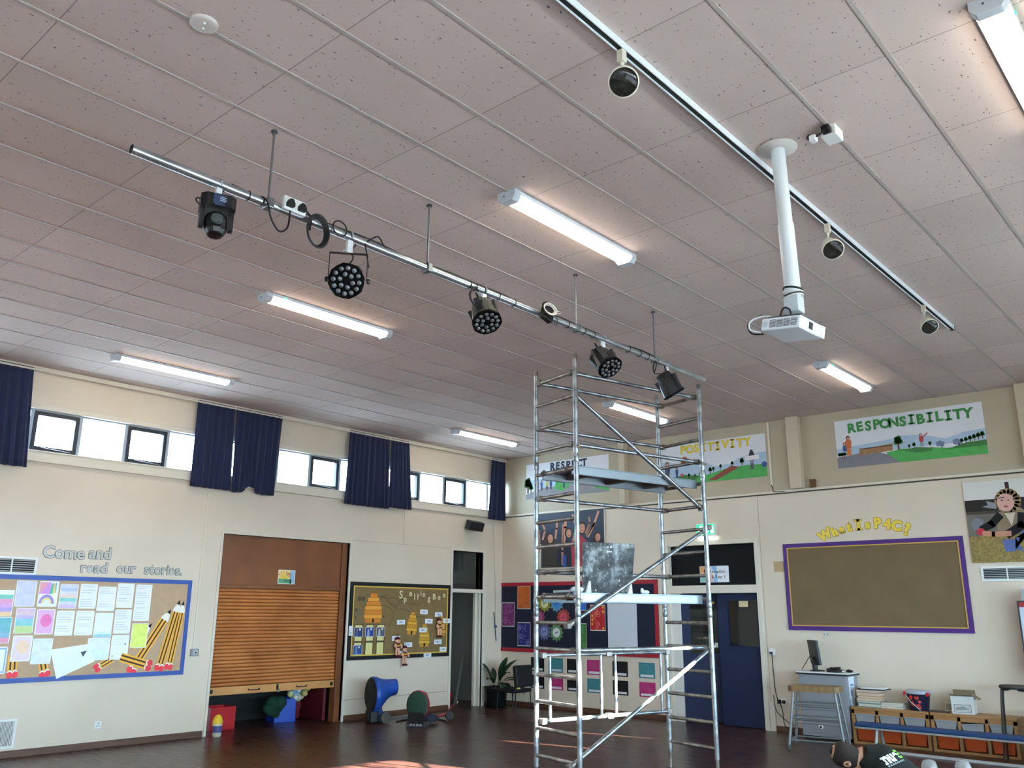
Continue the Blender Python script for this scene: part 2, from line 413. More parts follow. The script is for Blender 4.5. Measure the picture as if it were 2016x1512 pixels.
# clerestory lights: dark opening sashes alternate with fixed lights
DARK = {0, 2, 5, 7, 10, 12}; FRAME_D = mat('#20242e', 0.5); FRAME_L = mat('#9aa3ad', 0.4)
nwin = 0
for k in range(-15, 15):
    x0, x1 = 4.085 + 0.6285 * k, 4.085 + 0.6285 * (k + 1)
    if x1 > FW: x1 = FW - 0.05
    if x0 < BW + 0.3: continue
    nwin += 1; w_ = x1 - x0; h_ = WZ1 - WZ0
    dark = (k in DARK) if k >= 0 else (k % 2 == 0 and k != -2)
    f = MB(); a = 0.022
    for q in ((0, a, 0, h_), (w_ - a, w_, 0, h_), (a, w_ - a, 0, a), (a, w_ - a, h_ - a, h_)): f.box(q[0], q[1], q[2], q[3], -0.10, -0.03, FRAME_L)
    o = struct(f, 'window_%d' % nwin, wl(x0, WZ0))
    a2 = a
    if dark:
        g = MB(); a2 = 0.075
        for q in ((a, a2, a, h_ - a), (w_ - a2, w_ - a, a, h_ - a), (a2, w_ - a2, a, a2), (a2, w_ - a2, h_ - a2, h_ - a)): g.box(q[0], q[1], q[2], q[3], -0.095, -0.02, FRAME_D)
        g.build('sash', o, bevel=0.006)
        MB().tube([(w_ * 0.25, 0.06, -0.018), (w_ * 0.55, 0.045, 0.005), (w_ * 0.85, 0.035, -0.01)], 0.005, CHROME, 6).build('stay', o)
    MB().box(a2, w_ - a2, a2, h_ - a2, -0.066, -0.060, GLASS).build('pane', o)
portal('clerestory_daylight', basis((3.7, LW + 0.21, 4.03), (1, 0, 0), (0, 0, -1), (0, 1, 0)), 18.6, 0.56)
# windows in the wall behind
for i, (u0_, u1_, z0_, z1_) in enumerate(RHOLES[:4]):
    f = MB(); n = max(2, round((u1_ - u0_) / (0.63 if z0_ > 3 else 1.1))); st = (u1_ - u0_) / n
    for j in range(n + 1):
        u = u0_ + j * st; f.box(max(u0_, u - 0.035), min(u1_, u + 0.035), z0_, z1_, -0.12, -0.04, TRIMW)
    f.box(u0_, u1_, z0_, z0_ + 0.05, -0.12, -0.04, TRIMW); f.box(u0_, u1_, z1_ - 0.05, z1_, -0.12, -0.04, TRIMW)
    nwin += 1; o = struct(f, 'window_%d' % nwin, RM.copy())
    MB().box(u0_, u1_, z0_, z1_, -0.085, -0.080, GLASS).build('pane', o)
    if i == 0:
        for a_, b_, c_, d_ in RHOLES[4:]: MB().box(a_, b_, c_, d_, -0.085, -0.080, GLASS).build('pane', o)
    portal('daylight_%d' % i, RM @ basis(((u0_ + u1_) / 2, (z0_ + z1_) / 2, -0.21), (1, 0, 0), (0, -1, 0), (0, 0, -1)), u1_ - u0_, z1_ - z0_)

struct(MB().box(-40, 50, -60, RW - 0.25, -0.15, -0.05, mat('#3e4b58', 0.9)), 'ground_bounce')  # unseen ground, added and tinted for the light it bounces indoors
struct(MB().box(-6.0, 14.0, -6.5, -1.42, 2.8, 2.9, mat('#d0d0cc', 0.6)), 'added_sun_blocker')  # unseen slab added outside to keep the sun off the lower windows
# ------------------------------------------------------------------ rooms behind the openings
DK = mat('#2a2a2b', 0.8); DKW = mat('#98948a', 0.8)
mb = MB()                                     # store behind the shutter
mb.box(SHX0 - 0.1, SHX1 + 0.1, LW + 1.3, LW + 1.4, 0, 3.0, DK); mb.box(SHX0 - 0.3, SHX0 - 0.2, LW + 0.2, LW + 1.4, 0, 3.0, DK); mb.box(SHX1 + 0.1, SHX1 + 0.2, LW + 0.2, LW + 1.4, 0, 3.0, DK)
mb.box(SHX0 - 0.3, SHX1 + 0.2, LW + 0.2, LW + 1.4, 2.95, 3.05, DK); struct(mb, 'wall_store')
mb = MB()                                     # cupboard behind the narrow doorway
mb.box(11.4, 13.5, LW + 1.5, LW + 1.6, 0, 3.1, DKW); mb.box(11.3, 11.4, LW + 0.2, LW + 1.6, 0, 3.1, DKW); mb.box(13.4, 13.5, LW + 0.2, LW + 1.6, 0, 3.1, DKW)
mb.box(11.3, 13.5, LW + 0.2, LW + 1.6, 3.0, 3.1, DKW); struct(mb, 'wall_cupboard')
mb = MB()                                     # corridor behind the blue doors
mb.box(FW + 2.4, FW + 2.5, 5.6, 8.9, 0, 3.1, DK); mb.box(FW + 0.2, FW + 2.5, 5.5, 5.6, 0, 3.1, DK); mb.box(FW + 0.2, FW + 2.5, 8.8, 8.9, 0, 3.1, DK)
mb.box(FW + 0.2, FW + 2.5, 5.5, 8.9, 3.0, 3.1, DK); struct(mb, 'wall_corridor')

# narrow doorway on the left wall: frame, transom light
mb = MB()
for q in ((DX0 - 0.06, DX0, 0, 2.96), (DX1, DX1 + 0.08, 0, 2.96), (DX0, DX1, 2.90, 2.96), (DX0, DX1, 2.11, 2.18)): mb.box(q[0], q[1], q[2], q[3], -0.2, 0.02, TRIMW, wl(0, 0))
mb.box(DX1 - 0.1, DX1, 0, 2.11, -0.16, -0.1, TRIMW, wl(0, 0)); mb.box(DX1 - 0.05, DX1, 0, 2.11, -0.1, -0.03, TRIMW, wl(0, 0))
o = struct(mb, 'door_1', bevel=0.004)
MB().box(DX0, DX1, 2.18, 2.90, -0.1, -0.094, GLASS, wl(0, 0)).build('transom_pane', o)
# blue double doors on the far wall
mb = MB(); WF0 = wf(0, 0)
for q in ((-8.16, -8.06, 0, 2.96), (-6.44, -6.36, 0, 2.96), (-8.06, -6.44, 2.88, 2.96), (-8.06, -6.44, 2.08, 2.21)): mb.box(q[0], q[1], q[2], q[3], -0.2, 0.025, TRIMW, WF0)
mb.box(-8.06, -7.90, 0, 2.08, -0.12, -0.04, mat('#d9d7d2', 0.5), WF0)
mb.box(-6.35, -6.26, 0.0, 0.42, 0, 0.03, TRIMW, WF0)
o = struct(mb, 'door_2', bevel=0.004)
MB().box(-8.06, -6.44, 2.21, 2.88, -0.09, -0.075, mat('#0c0f12', 0.5, spec=0.15), WF0).build('transom_panel', o)
def leaf(mb, x0, x1, gx0, gx1, gz0, gz1, M):
    for q in ((x0, gx0, 0.01, 2.07), (gx1, x1, 0.01, 2.07), (gx0, gx1, 0.01, gz0), (gx0, gx1, gz1, 2.07)): mb.box(q[0], q[1], q[2], q[3], -0.045, 0, NAVY, M)
lf = MB(); LM = wf(0, 0, -0.07); leaf(lf, -7.2, -6.445, -7.02, -6.50, 1.24, 1.96, LM); l1 = lf.build('door_leaf', o)
g = MB(); g.box(-7.02, -6.50, 1.24, 1.96, -0.026, -0.020, GLASS, LM)
g.box(-6.82, -6.66, 1.86, 1.955, -0.019, -0.017, mat('#d8c79a', 0.6), LM); g.build('vision_pane', l1)
mb = MB()
for q in ((-7.04, -7.02, 1.22, 1.98), (-6.50, -6.48, 1.22, 1.98), (-7.02, -6.50, 1.22, 1.24), (-7.02, -6.50, 1.96, 1.98)): mb.box(q[0], q[1], q[2], q[3], 0, 0.012, NAVY, LM)
mb.build('glazing_bead', l1)
lf = MB(); LM2 = wf(7.90, 0, -0.07) @ RY(24)
leaf(lf, 0.0, 0.72, 0.14, 0.60, 1.1, 1.9, LM2); l2 = lf.build('door_leaf', o)
MB().box(0.14, 0.60, 1.1, 1.9, -0.026, -0.020, GLASS, LM2).build('vision_pane', l2)
# brown surround and head panel over the shutter
mb = MB(); W0 = wl(0, 0)
for q in ((SHX0 - 0.05, SHX0 - 0.01, 0, 2.92), (SHX1, SHX1 + 0.04, 0, 2.92), (SHX0 - 0.01, SHX1, 2.88, 2.92)): mb.box(q[0], q[1], q[2], q[3], -0.2, 0.02, TRIMW, W0)
struct(mb, 'trim_8', bevel=0.004)
# ------------------------------------------------------------------ things on the left wall
# roller shutter
sh = thing('roller_shutter', 'brown wooden roller shutter pulled part way down over the play store opening', 'shutter', wl((SHX0 + SHX1) / 2, 0))
hw = (SHX1 - SHX0) / 2
mb = MB(); mb.box(-hw, hw, 2.13, 2.88, -0.12, -0.08, M_SHUTD); mb.build('head_panel', sh, bevel=0.003)
mb = MB(); mb.box(-hw, hw, 2.08, 2.13, -0.13, -0.06, M_SHUTD); mb.build('head_rail', sh, bevel=0.003)
for s in (-1, 1):
    mb = MB(); a, b = (-hw, -hw + 0.035) if s < 0 else (hw - 0.11, hw)
    mb.box(a, b, 0, 2.88 if s > 0 else 2.13, -0.19, -0.05, M_SHUTD); mb.build('guide_rail', sh, bevel=0.003)
sl = MB(); z = 2.08; n = 27; st = (2.08 - 0.655) / n
prof = []
for i in range(n):
    zt = 2.08 - i * st
    prof += [(zt, -0.125), (zt - st * 0.1, -0.102), (zt - st * 0.3, -0.094), (zt - st * 0.55, -0.091), (zt - st * 0.8, -0.096), (zt - st * 0.93, -0.104)]
prof.append((0.655, -0.125))
vs = [(-hw + 0.03, z_, d_) for z_, d_ in prof] + [(hw - 0.11, z_, d_) for z_, d_ in prof]; N = len(prof)
sl.add(vs, [(i + 1, N + i + 1, N + i, i) for i in range(N - 1)], M_SHUT)
sl.box(-hw + 0.03, hw - 0.11, 0.655, 2.08, -0.15, -0.126, M_SHUT)
cu = sl.build('slat_curtain', sh)
mb = MB(); mb.box(-hw + 0.03, hw - 0.11, 0.535, 0.65, -0.135, -0.085, wood_mat('shutter_rail_wood', '#b98248', '#cf9a5e', (1.2, 1.2, 20)))
br = mb.build('bottom_rail', sh, bevel=0.004)
for x in (-hw + 0.07, hw - 0.16): MB().box(x - 0.025, x + 0.025, 0.565, 0.62, -0.086, -0.078, BLACK).build('end_plate', br)
for x in (-0.42, 0.45): MB().tube([(x - 0.09, 0.60, -0.084), (x - 0.085, 0.585, -0.066), (x + 0.085, 0.585, -0.066), (x + 0.09, 0.60, -0.084)], 0.008, BLACK, 8).build('handle', br)
mb = MB(); mb.box(-0.015, 0.015, 0.56, 0.64, -0.085, -0.07, BLACK); mb.cbox((0.02, 0.545, -0.07), (0.03, 0.04, 0.015), CHROME); mb.build('padlock', br)
# little sign
sg = MB(); sheet(sg, 0.32, 0.22, mat('#e9e4d6', 0.4), 0.006)
sg.rect(-0.15, -0.03, 0.06, 0.10, 0.007, mat('#e8d27e')); sg.rect(-0.15, -0.10, 0.09, -0.03, 0.007, mat('#63a583')); sg.rect(0.06, -0.10, 0.15, 0.10, 0.007, mat('#8fb4cf'))
sg.disc(-0.05, -0.03, 0.075, 0.0075, mat('#e0c24c'), n=24); sg.rect(-0.15, -0.10, 0.06, -0.03, 0.008, mat('#63a583'))
for i, a in enumerate(range(20, 170, 25)):
    sg.stroke([(-0.05 + 0.09 * math.cos(R(a)), -0.03 + 0.09 * math.sin(R(a))), (-0.05 + 0.13 * math.cos(R(a)), -0.03 + 0.125 * math.sin(R(a)))], 0.012, 0.008, mat(('#c9554e', '#dd8a4a')[i % 2]))
put_text(sg, 'PE', 0.0, 0.02, 0.009, 0.07, mat('#a8562e'), 0.002); put_text(sg, 'Store', -0.05, -0.075, 0.009, 0.06, mat('#2f5a4a'), 0.001)
tag(sg.build('store_sign', None, wl(8.22, 2.275, -0.08)), 'small sign with a sun reading PE Store on the brown panel above the shutter', 'sign')

# curtains
cr = MB(); cr.box(-9.6, 9.6, -0.012, 0.012, 0.10, 0.125, TRIMW); tag(cr.build('curtain_rail', None, wl(3.7, 4.80)), 'long white curtain rail under the ceiling above the high windows', 'curtain rail')
def curtain(x0, x1, xb0, xb1, zb, label, sag=None, seed=0, pl=0.11):
    rnd = random.Random(seed); n = max(24, int((x1 - x0) / 0.012)); m = 14; vs = []; fs = []
    ph = rnd.random() * 6
    for j in range(m + 1):
        t = j / m
        for i in range(n + 1):
            s = i / n
            x = (x0 + (x1 - x0) * s) * (1 - t) + (xb0 + (xb1 - xb0) * s) * t
            zz = 4.825 * (1 - t) + zb * t
            if sag: zz += sag(s) * t
            a = 2 * PI * (x1 - x0) / pl * (s + 0.02 * math.sin(9 * s + seed))
            d = 0.115 + 0.02 * math.sin(a + ph) * (0.15 + 1.0 * t ** .5) + 0.012 * math.sin(2.3 * a + 1) * t
            vs.append((x, zz, d))
    for j in range(m):
        for i in range(n): fs.append((j * (n + 1) + i + 1, j * (n + 1) + i, (j + 1) * (n + 1) + i, (j + 1) * (n + 1) + i + 1))
    cx = (x0 + x1) / 2
    vs = [(x - cx, z_ - 3.5, d) for x, z_, d in vs]
    mb = MB(); mb.add(vs, fs, M_CURT, True); o = mb.build('curtain', None, wl(cx, 3.5)); sm = o.modifiers.new('thick', 'SOLIDIFY'); sm.thickness = 0.004
    return tag(o, label, 'curtain', 'navy curtains at the high windows')
curtain(3.0, 3.97, 3.05, 4.06, 3.51, 'navy curtain at the picture edge, left of all the high windows', None, 1)
curtain(6.30, 6.93, 6.30, 6.97, 3.52, 'narrow navy curtain with a straight hem, left half of the pair above the story board', None, 2)
curtain(6.95, 7.80, 6.97, 7.76, 3.50, 'navy curtain with its hem kicked up in a notch, right half of its pair', lambda s: 0.12 * math.exp(-((s - 0.42) / 0.12) ** 2) + 0.02 * s, 3)
curtain(9.18, 10.10, 9.13, 10.15, 3.53, 'wide navy curtain above the bee board, left half of its pair', None, 4)
curtain(10.14, 10.57, 10.13, 10.68, 3.56, 'narrow pleated navy curtain above the bee board, right half of its pair', None, 5, 0.09)
curtain(12.87, 13.27, 12.78, 13.28, 3.57, 'slim navy curtain hanging in the corner beside the black wall speaker', None, 6)
# pull cords
tag(MB().tube([(0, 0, 0.02), (0.02, -0.7, 0.02), (0.06, -1.3, 0.02), (0.08, -2.0, 0.02)], 0.006, mat('#cfc8b8')).ball((0.08, -2.03, 0.02), 0.03, mat('#33508a')).tube([(0.02, -1.75, 0.02), (0.09, -2.3, 0.03)], 0.008, mat('#2b3448')).build('pull_cord', None, wl(13.05, 3.5)), 'thin pull cord with a blue toggle hanging in the corner of the hall', 'cord')
# cable conduit with switch box
cdm = MB(); cdm.box(-0.012, 0.012, 0, 2.25, 0, 0.014, CREAM); tag(cdm.build('cable_conduit', None, wl(6.67, 1.21), bevel=0.002), 'thin cream cable conduit running down to the grey key switch', 'conduit')
sw = thing('key_switch', 'grey metal key switch box beside the story board', 'switch', wl(6.69, 1.16)); MB().box(-0.06, 0.06, -0.05, 0.05, 0, 0.04, GREY).build('box', sw, bevel=0.005)
MB().lathe([(0.03, 0), (0.03, 0.004)], mat('#c6c9c9', 0.4), M=T(0.005, 0, 0.041)).build('plate', sw); MB().lathe([(0.014, 0), (0.012, 0.012)], BLACK, M=T(0.005, 0, 0.045)).build('keyhole', sw)
so = thing('wall_socket', 'single white wall socket low under the story board', 'socket', wl(5.43, 0.29)); MB().box(-0.045, 0.045, -0.045, 0.045, 0, 0.012, WHITE).build('plate', so, bevel=0.003)
mb = MB(); mb.box(-0.004, 0.004, 0.008, 0.026, 0.0115, 0.013, DGREY); mb.box(-0.022, -0.008, -0.02, -0.012, 0.0115, 0.013, DGREY); mb.box(0.008, 0.022, -0.02, -0.012, 0.0115, 0.013, DGREY); mb.build('sockets_holes', so)
def grille(M, w_, h_, rows, label, vertical=False, mid=True):
    t = thing('vent_grille', label, 'vent', M); a = 0.03
    mb = MB()
    for q in ((-w_ / 2, w_ / 2, -h_ / 2, -h_ / 2 + a), (-w_ / 2, w_ / 2, h_ / 2 - a, h_ / 2), (-w_ / 2, -w_ / 2 + a, -h_ / 2 + a, h_ / 2 - a), (w_ / 2 - a, w_ / 2, -h_ / 2 + a, h_ / 2 - a)): mb.box(*q, 0, 0.016, WHITE)
    if mid: mb.box(-0.008, 0.008, -h_ / 2 + a, h_ / 2 - a, 0, 0.014, WHITE)
    mb.build('frame', t, bevel=0.002)
    MB().box(-w_ / 2 + a, w_ / 2 - a, -h_ / 2 + a, h_ / 2 - a, 0, 0.003, BLACKM).build('backing', t)
    mb = MB()
    for i in range(rows):
        if vertical:
            x = -w_ / 2 + a + (w_ - 2 * a) * (i + 0.5) / rows; mb.box(x - 0.004, x + 0.004, -h_ / 2 + a, h_ / 2 - a, 0.003, 0.014, WHITE)
        else:
            y = -h_ / 2 + a + (h_ - 2 * a) * (i + 0.5) / rows; mb.box(-w_ / 2 + a, w_ / 2 - a, y - 0.004, y + 0.004, 0.003, 0.012, mat('#aab0b2', 0.5))
    mb.build('louvre', t)
grille(wl(4.10, 2.28), 0.60, 0.22, 6, 'white warm air vent with black slots above the story board')
grille(wl(4.22, 0.28), 0.42, 0.34, 22, 'pale low wall vent with vertical fins near the floor', True, False)

# speaker
sp = thing('wall_speaker', 'small black loudspeaker on a bracket high beside the corner curtain', 'speaker', wl(12.37, 3.45) @ RX(18) @ RY(-12))
mb = MB(); mb.box(-0.17, 0.17, -0.09, 0.09, 0.08, 0.26, mat('#1d2126', 0.35)); mb.build('cabinet', sp, bevel=0.02)
MB().box(-0.15, 0.15, -0.075, 0.075, 0.26, 0.266, BLACKM).build('grille', sp, bevel=0.004)
MB().box(-0.04, 0.04, -0.05, 0.05, -0.02, 0.08, BLACK).build('bracket', sp, bevel=0.004)

# ---- story board
bt = thing('story_board', 'large display board with a blue border and brown backing, covered in children\'s stories', 'board', wl(5.0, 0.865))
bw0, bw1, bh = -1.62, 1.55, 1.305
MB().box(bw0, bw1, 0, bh, 0, 0.014, mat('#b79d80', 0.7, noise=0.05)).build('backing', bt)
mb = MB(); a = 0.058; BL = mat('#2c4f9c', 0.45, noise=0.12, nscale=5)
for q in ((bw0, bw1, 0, a), (bw0, bw1, bh - a, bh), (bw0, bw0 + a, a, bh - a), (bw1 - a, bw1, a, bh - a)): mb.box(*q, 0, 0.02, BL)
mb.build('border', bt)
BM = lambda x, z, off: wl(x, z, 0.014 + off)
PAPER = mat('#eef2fa', 0.35); PAPER2 = mat('#e9eef6', 0.35); INK = mat('#9aa6c0', 0.6)
def paper(x0, z0, x1, z1, label, paint=None, off=0.002, rot=0, col=None, lines=True, name='story_sheet'):
    w_, h_ = x1 - x0, z1 - z0; mb = MB(); sheet(mb, w_, h_, col or PAPER, 0.0015); rnd = random.Random(int(x0 * 100 + z0 * 10))
    if paint: paint(mb, w_, h_, rnd)
    if lines and not paint:
        k = int(h_ / 0.028)
        for i in range(1, k):
            if rnd.random() < 0.75:
                y = h_ / 2 - i * h_ / k; mb.rect(-w_ * 0.42, y, w_ * (0.1 + 0.3 * rnd.random()), y + 0.004, 0.002, INK)
    for sx_ in (-1, 1):
        for sy_ in (-1, 1): mb.disc(sx_ * w_ * 0.46, sy_ * h_ * 0.47, 0.004, 0.003, DGREY, n=6)
    o = mb.build(name, None, BM((x0 + x1) / 2, (z0 + z1) / 2, off) @ RZ(rot))
    return tag(o, label, 'paper', "children's story sheets on the blue-edged board")
def bands(*cols):
    def p(mb, w_, h_, rnd):
        n = len(cols)
        for i, c in enumerate(cols):
            if c: mb.rect(-w_ * 0.46, h_ * 0.48 - (i + 1) * h_ * 0.96 / n, w_ * 0.46, h_ * 0.48 - i * h_ * 0.96 / n, 0.002, mat(c, 0.5, noise=0.08, nscale=12))
    return p
def rainbow(mb, w_, h_, rnd):
    mb.rect(-w_ * .47, 0, w_ * .1, h_ * .46, .002, mat('#d79be0')); mb.poly([(-w_ * .47, 0), (w_ * .0, h_ * .46), (-w_ * .47, h_ * .46)], .0025, mat('#e6a4b4'))
    mb.poly([(w_ * .05, 0), (w_ * .2, 0), (w_ * .22, h_ * .44), (w_ * .12, h_ * .4)], .003, mat('#4fb9b0')); mb.poly([(w_ * .2, 0), (w_ * .34, h_ * .05), (w_ * .3, h_ * .4), (w_ * .22, h_ * .44)], .003, mat('#e9d276')); mb.rect(w_ * .3, h_ * .05, w_ * .38, h_ * .44, .0028, mat('#6fb7d8'))
    for r_, c in ((.36, '#b58bd0'), (.30, '#8c9bdc'), (.24, '#f0df86'), (.16, '#eef2fa')):
        mb.poly([(-w_ * .05 + w_ * r_ * 1.1 * math.cos(PI * i / 12), -h_ * .38 + h_ * r_ * 1.0 * math.sin(PI * i / 12)) for i in range(13)], .003 + (.4 - r_) * .002, mat(c))
def blob(c, c2):
    def p(mb, w_, h_, rnd):
        mb.rect(-w_ * .44, -h_ * .46, w_ * .44, h_ * .46, .002, mat(c2, .5, noise=.06))
        mb.disc(0.01, h_ * .05, w_ * .3, .0025, mat(c, .5), h_ * .26); mb.disc(0.03, h_ * .1, w_ * .18, .003, mat(c, .5, noise=.1), h_ * .16)
    return p
rows = [
 (3.96, 1.66, 4.18, 1.98, 'sheet of teal and pink watercolour stripes, leftmost on the second level of the story board', bands(None, '#7fcabb', '#e8a3c9', '#d8a8d8', '#b9a4e0', '#f3cfa6')),
 (4.19, 1.78, 4.43, 2.10, 'plain pale lilac story sheet left of the rainbow picture', bands('#d3d6ef')),
 (4.46, 1.78, 4.70, 2.10, 'story sheet painted with a purple rainbow and green kite shapes', rainbow),
 (4.72, 1.76, 4.95, 2.07, 'top row sheet with blue, peach and turquoise stripes right of the rainbow picture', bands('#d6dbf6', '#b9cdf2', '#e3dff0', '#f0d9cf', '#86d2d0', '#d7def2', '#dcc6ec')),
 (4.975, 1.76, 5.20, 2.08, 'white story sheet in the top row, just right of the turquoise striped sheet', None),
 (5.215, 1.73, 5.455, 2.05, 'white story sheet in the top row, hung lower than its neighbours', None),
 (5.47, 1.775, 5.70, 2.10, 'white story sheet in the top row, next to the tall sheet', None),
 (5.725, 1.60, 5.955, 2.09, 'extra tall white sheet at the right end of the top row', None),
 (3.97, 1.34, 4.20, 1.65, 'sheet painted solid turquoise at the left end of the board', bands('#6fb9c6', '#74bccb', '#70b7c9', '#8cb6cf', '#e59bb6')),
 (4.23, 1.455, 4.455, 1.765, 'second row sheet striped lilac, blue and lime', bands('#e2c4de', '#e3cbd8', '#c7bbec', '#8fd0da', '#8acfd2', '#c6dfa0', '#c4e09a')),
 (4.475, 1.44, 4.70, 1.75, 'second row sheet with a bright pink painted patch', blob('#ee7fc0', '#e9b6e4')),
 (4.72, 1.42, 4.945, 1.735, 'white second row sheet under the turquoise striped sheet', None),
 (4.965, 1.42, 5.20, 1.735, 'white second row sheet, two along from the pink patch', None),
 (5.215, 1.39, 5.455, 1.71, 'second row sheet with a faint turquoise line along its foot', bands(None, None, None, None, None, None, None, '#dff2f4', '#9fd8de')),
 (5.475, 1.435, 5.705, 1.755, 'white second row sheet beside the lower end of the tall sheet', None),
 (5.73, 1.245, 5.96, 1.57, 'lime yellow sheet beneath the tall white sheet', bands('#e3f27a')),
 (3.97, 0.98, 4.20, 1.30, 'pale sheet with a blue frame at the lower left corner of the board', lambda mb, w_, h_, r_: (mb.rect(-w_ * .45, -h_ * .46, w_ * .45, h_ * .46, .002, mat('#8fb0e6')), mb.rect(-w_ * .38, -h_ * .4, w_ * .38, h_ * .4, .0025, PAPER2))),
 (4.24, 1.12, 4.47, 1.43, 'third row sheet washed peach and lilac over the pencil feet', blob('#f2d4b6', '#ead6dc')),
 (4.48, 1.08, 4.72, 1.39, 'third row sheet tinted pale blue, left of the loose fallen sheet', bands('#e1ebfc')),
 (5.16, 1.10, 5.455, 1.385, 'wide white third row sheet beside the loose fallen sheet', bands('#e6f0fa', '#dff0f6')),
 (5.47, 1.10, 5.71, 1.42, 'white third row sheet with a small blue and green drawing', lambda mb, w_, h_, r_: (mb.disc(w_ * .3, h_ * .12, .014, .002, mat('#7f97d8'), n=7), mb.disc(-w_ * .35, -h_ * .35, .016, .002, mat('#c9de8a'), n=7), [mb.rect(-w_ * .4, h_ * .4 - i * .03, w_ * .2, h_ * .404 - i * .03, .002, INK) for i in range(4)])),
]
for r_ in rows: paper(*r_[:5], paint=r_[5])
mb = MB(); mb.prism([(-0.28, 0.14), (0.18, 0.20), (0.30, -0.02), (-0.16, -0.22)], 0, 0.002, mat('#eaf4fa', 0.3))
for i in range(5): mb.rect(-0.1, 0.1 - i * 0.03, 0.12, 0.103 - i * 0.03, 0.0025, mat('#c6d6ea'))
mb.poly([(0.10, 0.10), (0.18, 0.12), (0.14, 0.04)], 0.003, mat('#3c4a58'))
tag(mb.build('story_sheet', None, BM(4.98, 1.11, 0.006)), 'large white loose sheet hanging askew across the lower border of the story board', 'paper', "children's story sheets on the blue-edged board")
# cardboard pencils: body, pale shaved end with black tip, red rubber foot
YEL, BRN, PINKR, PALE = mat('#f0b13c', 0.5), mat('#3a2416', 0.6), mat('#e8384a', 0.5), mat('#f1ece0', 0.5)
def pencil(xt, zt, xb, zb, wd, label, tip=True, foot=True, off=0.0015):
    L_ = math.hypot(xt - xb, zt - zb); ang = math.degrees(math.atan2(-(xt - xb), zt - zb))
    t = thing('paper_pencil', label, 'decoration', BM(xb, zb, off) @ RZ(ang), 'giant paper pencils on the story board')
    b0, b1 = (0.07 if foot else 0.0), (L_ - 0.17 if tip else L_)
    mb = MB(); mb.box(-wd / 2, wd / 2, b0, b1, 0, 0.0012, YEL)
    for x in (-0.22, 0.22): mb.rect(wd * (x - 0.09), b0, wd * (x + 0.09), b1, 0.0016, BRN)
    mb.build('shaft', t)
    if tip:
        mb = MB(); mb.prism([(-wd / 2, b1), (wd / 2, b1), (wd / 2, b1 + 0.03), (wd * 0.2, L_ - 0.06), (-wd * 0.2, L_ - 0.06), (-wd / 2, b1 + 0.03)], 0, 0.0018, PALE); mb.build('shaved_end', t)
        MB().prism([(-wd * 0.25, L_ - 0.065), (wd * 0.25, L_ - 0.065), (0, L_)], 0, 0.0022, BLACKM).build('lead', t)
    if foot:
        mb = MB(); mb.prism([(-wd * 0.55, 0.065), (-wd * .2, 0.085), (0, 0.06), (wd * .25, 0.085), (wd * 0.55, 0.065), (wd * .55, 0.03), (-wd * .55, 0.03)], 0, 0.0018, PALE)
        mb.prism([(-wd * 0.6, 0.05), (-wd * .2, 0.065), (0, 0.04), (wd * .25, 0.065), (wd * 0.6, 0.05), (wd * .62, 0.0), (wd * .2, -0.02), (0, 0.0), (-wd * .3, -0.025), (-wd * .6, 0.0)], 0, 0.0022, PINKR); mb.build('rubber', t)
pencil(6.385, 1.89, 6.175, 0.945, 0.11, 'upright paper pencil, left one of the two tall ones by the right border', off=0.004)
pencil(6.45, 1.88, 6.315, 0.955, 0.10, 'upright paper pencil hard against the right border', off=0.0015)
pencil(6.27, 1.76, 5.78, 0.93, 0.12, 'leaning paper pencil whose tip rests on the tall upright ones', off=0.0015)
pencil(5.62, 1.13, 6.05, 1.00, 0.12, 'paper pencil lying flat with its red end to the right, across the leaning pencil', tip=False, off=0.006)
pencil(6.015, 1.57, 5.75, 1.25, 0.10, 'paper pencil mostly hidden behind the lime sheet', foot=False, off=0.0005)
pencil(5.52, 1.12, 5.30, 0.99, 0.09, 'short paper pencil pointing up right beside the loose sheet', tip=False, off=0.0005)
pencil(4.27, 1.20, 4.29, 0.94, 0.11, 'paper pencil foot standing below the peach washed sheet', tip=False, off=0.0005)
pencil(4.60, 1.20, 4.68, 0.93, 0.11, 'paper pencil foot left of the loose fallen sheet', tip=False, off=0.0005)
pencil(4.13, 1.20, 4.10, 0.93, 0.09, 'paper pencil foot at the lower left corner by the blue framed sheet', tip=False, off=0.0005)

# cut-out letters
SILV, SILVD = mat('#b3b1ab', 0.35, 0.2), mat('#5a5853', 0.5); GRN = mat('#6f7a70', 0.4)
def letters(word, x, z, size, M_of, c1, c2, name, labels, adv=1.06, rots=None, dz=None, grp=None, cat='letter', bold=0.02, sx=1.0):
    seen = {}
    for i, ch in enumerate(word):
        seen[ch] = seen.get(ch, 0) + 1
        vs, fs = text(ch, size, bold * size, 'CENTER', 0.003, sx); w_ = max(v[0] for v in vs) - min(v[0] for v in vs); c0 = (max(v[0] for v in vs) + min(v[0] for v in vs)) / 2
        mb = MB(); mb.mesh([(a - c0, b, c + 0.006) for a, b, c in vs], fs, c1)
        vs2, fs2 = text(ch, size, bold * size + 0.006, 'CENTER', 0.0015, sx); mb.mesh([(a - c0, b, c + 0.002) for a, b, c in vs2], fs2, c2)
        x += w_ / 2; tot = word.count(ch)
        lab = labels(ch, ('' if tot == 1 else ('first ' if seen[ch] == 1 else 'last ')))
        tag(mb.build(name, None, M_of(x, z + (dz[i] if dz else 0)) @ RZ(rots[i] if rots else 0)), lab, cat, grp)
        x += w_ / 2 + size * 0.07 * adv
    return x
GL = 'silver cut-out letters above the story board'
LB = lambda wd: (lambda ch, o_: 'silver paper %s, %s%s of the word %s above the story board' % ('full stop' if ch == '.' else 'capital letter ' + ch if ch.isupper() else 'letter ' + ch, o_, 'one' if o_ else 'part', wd))
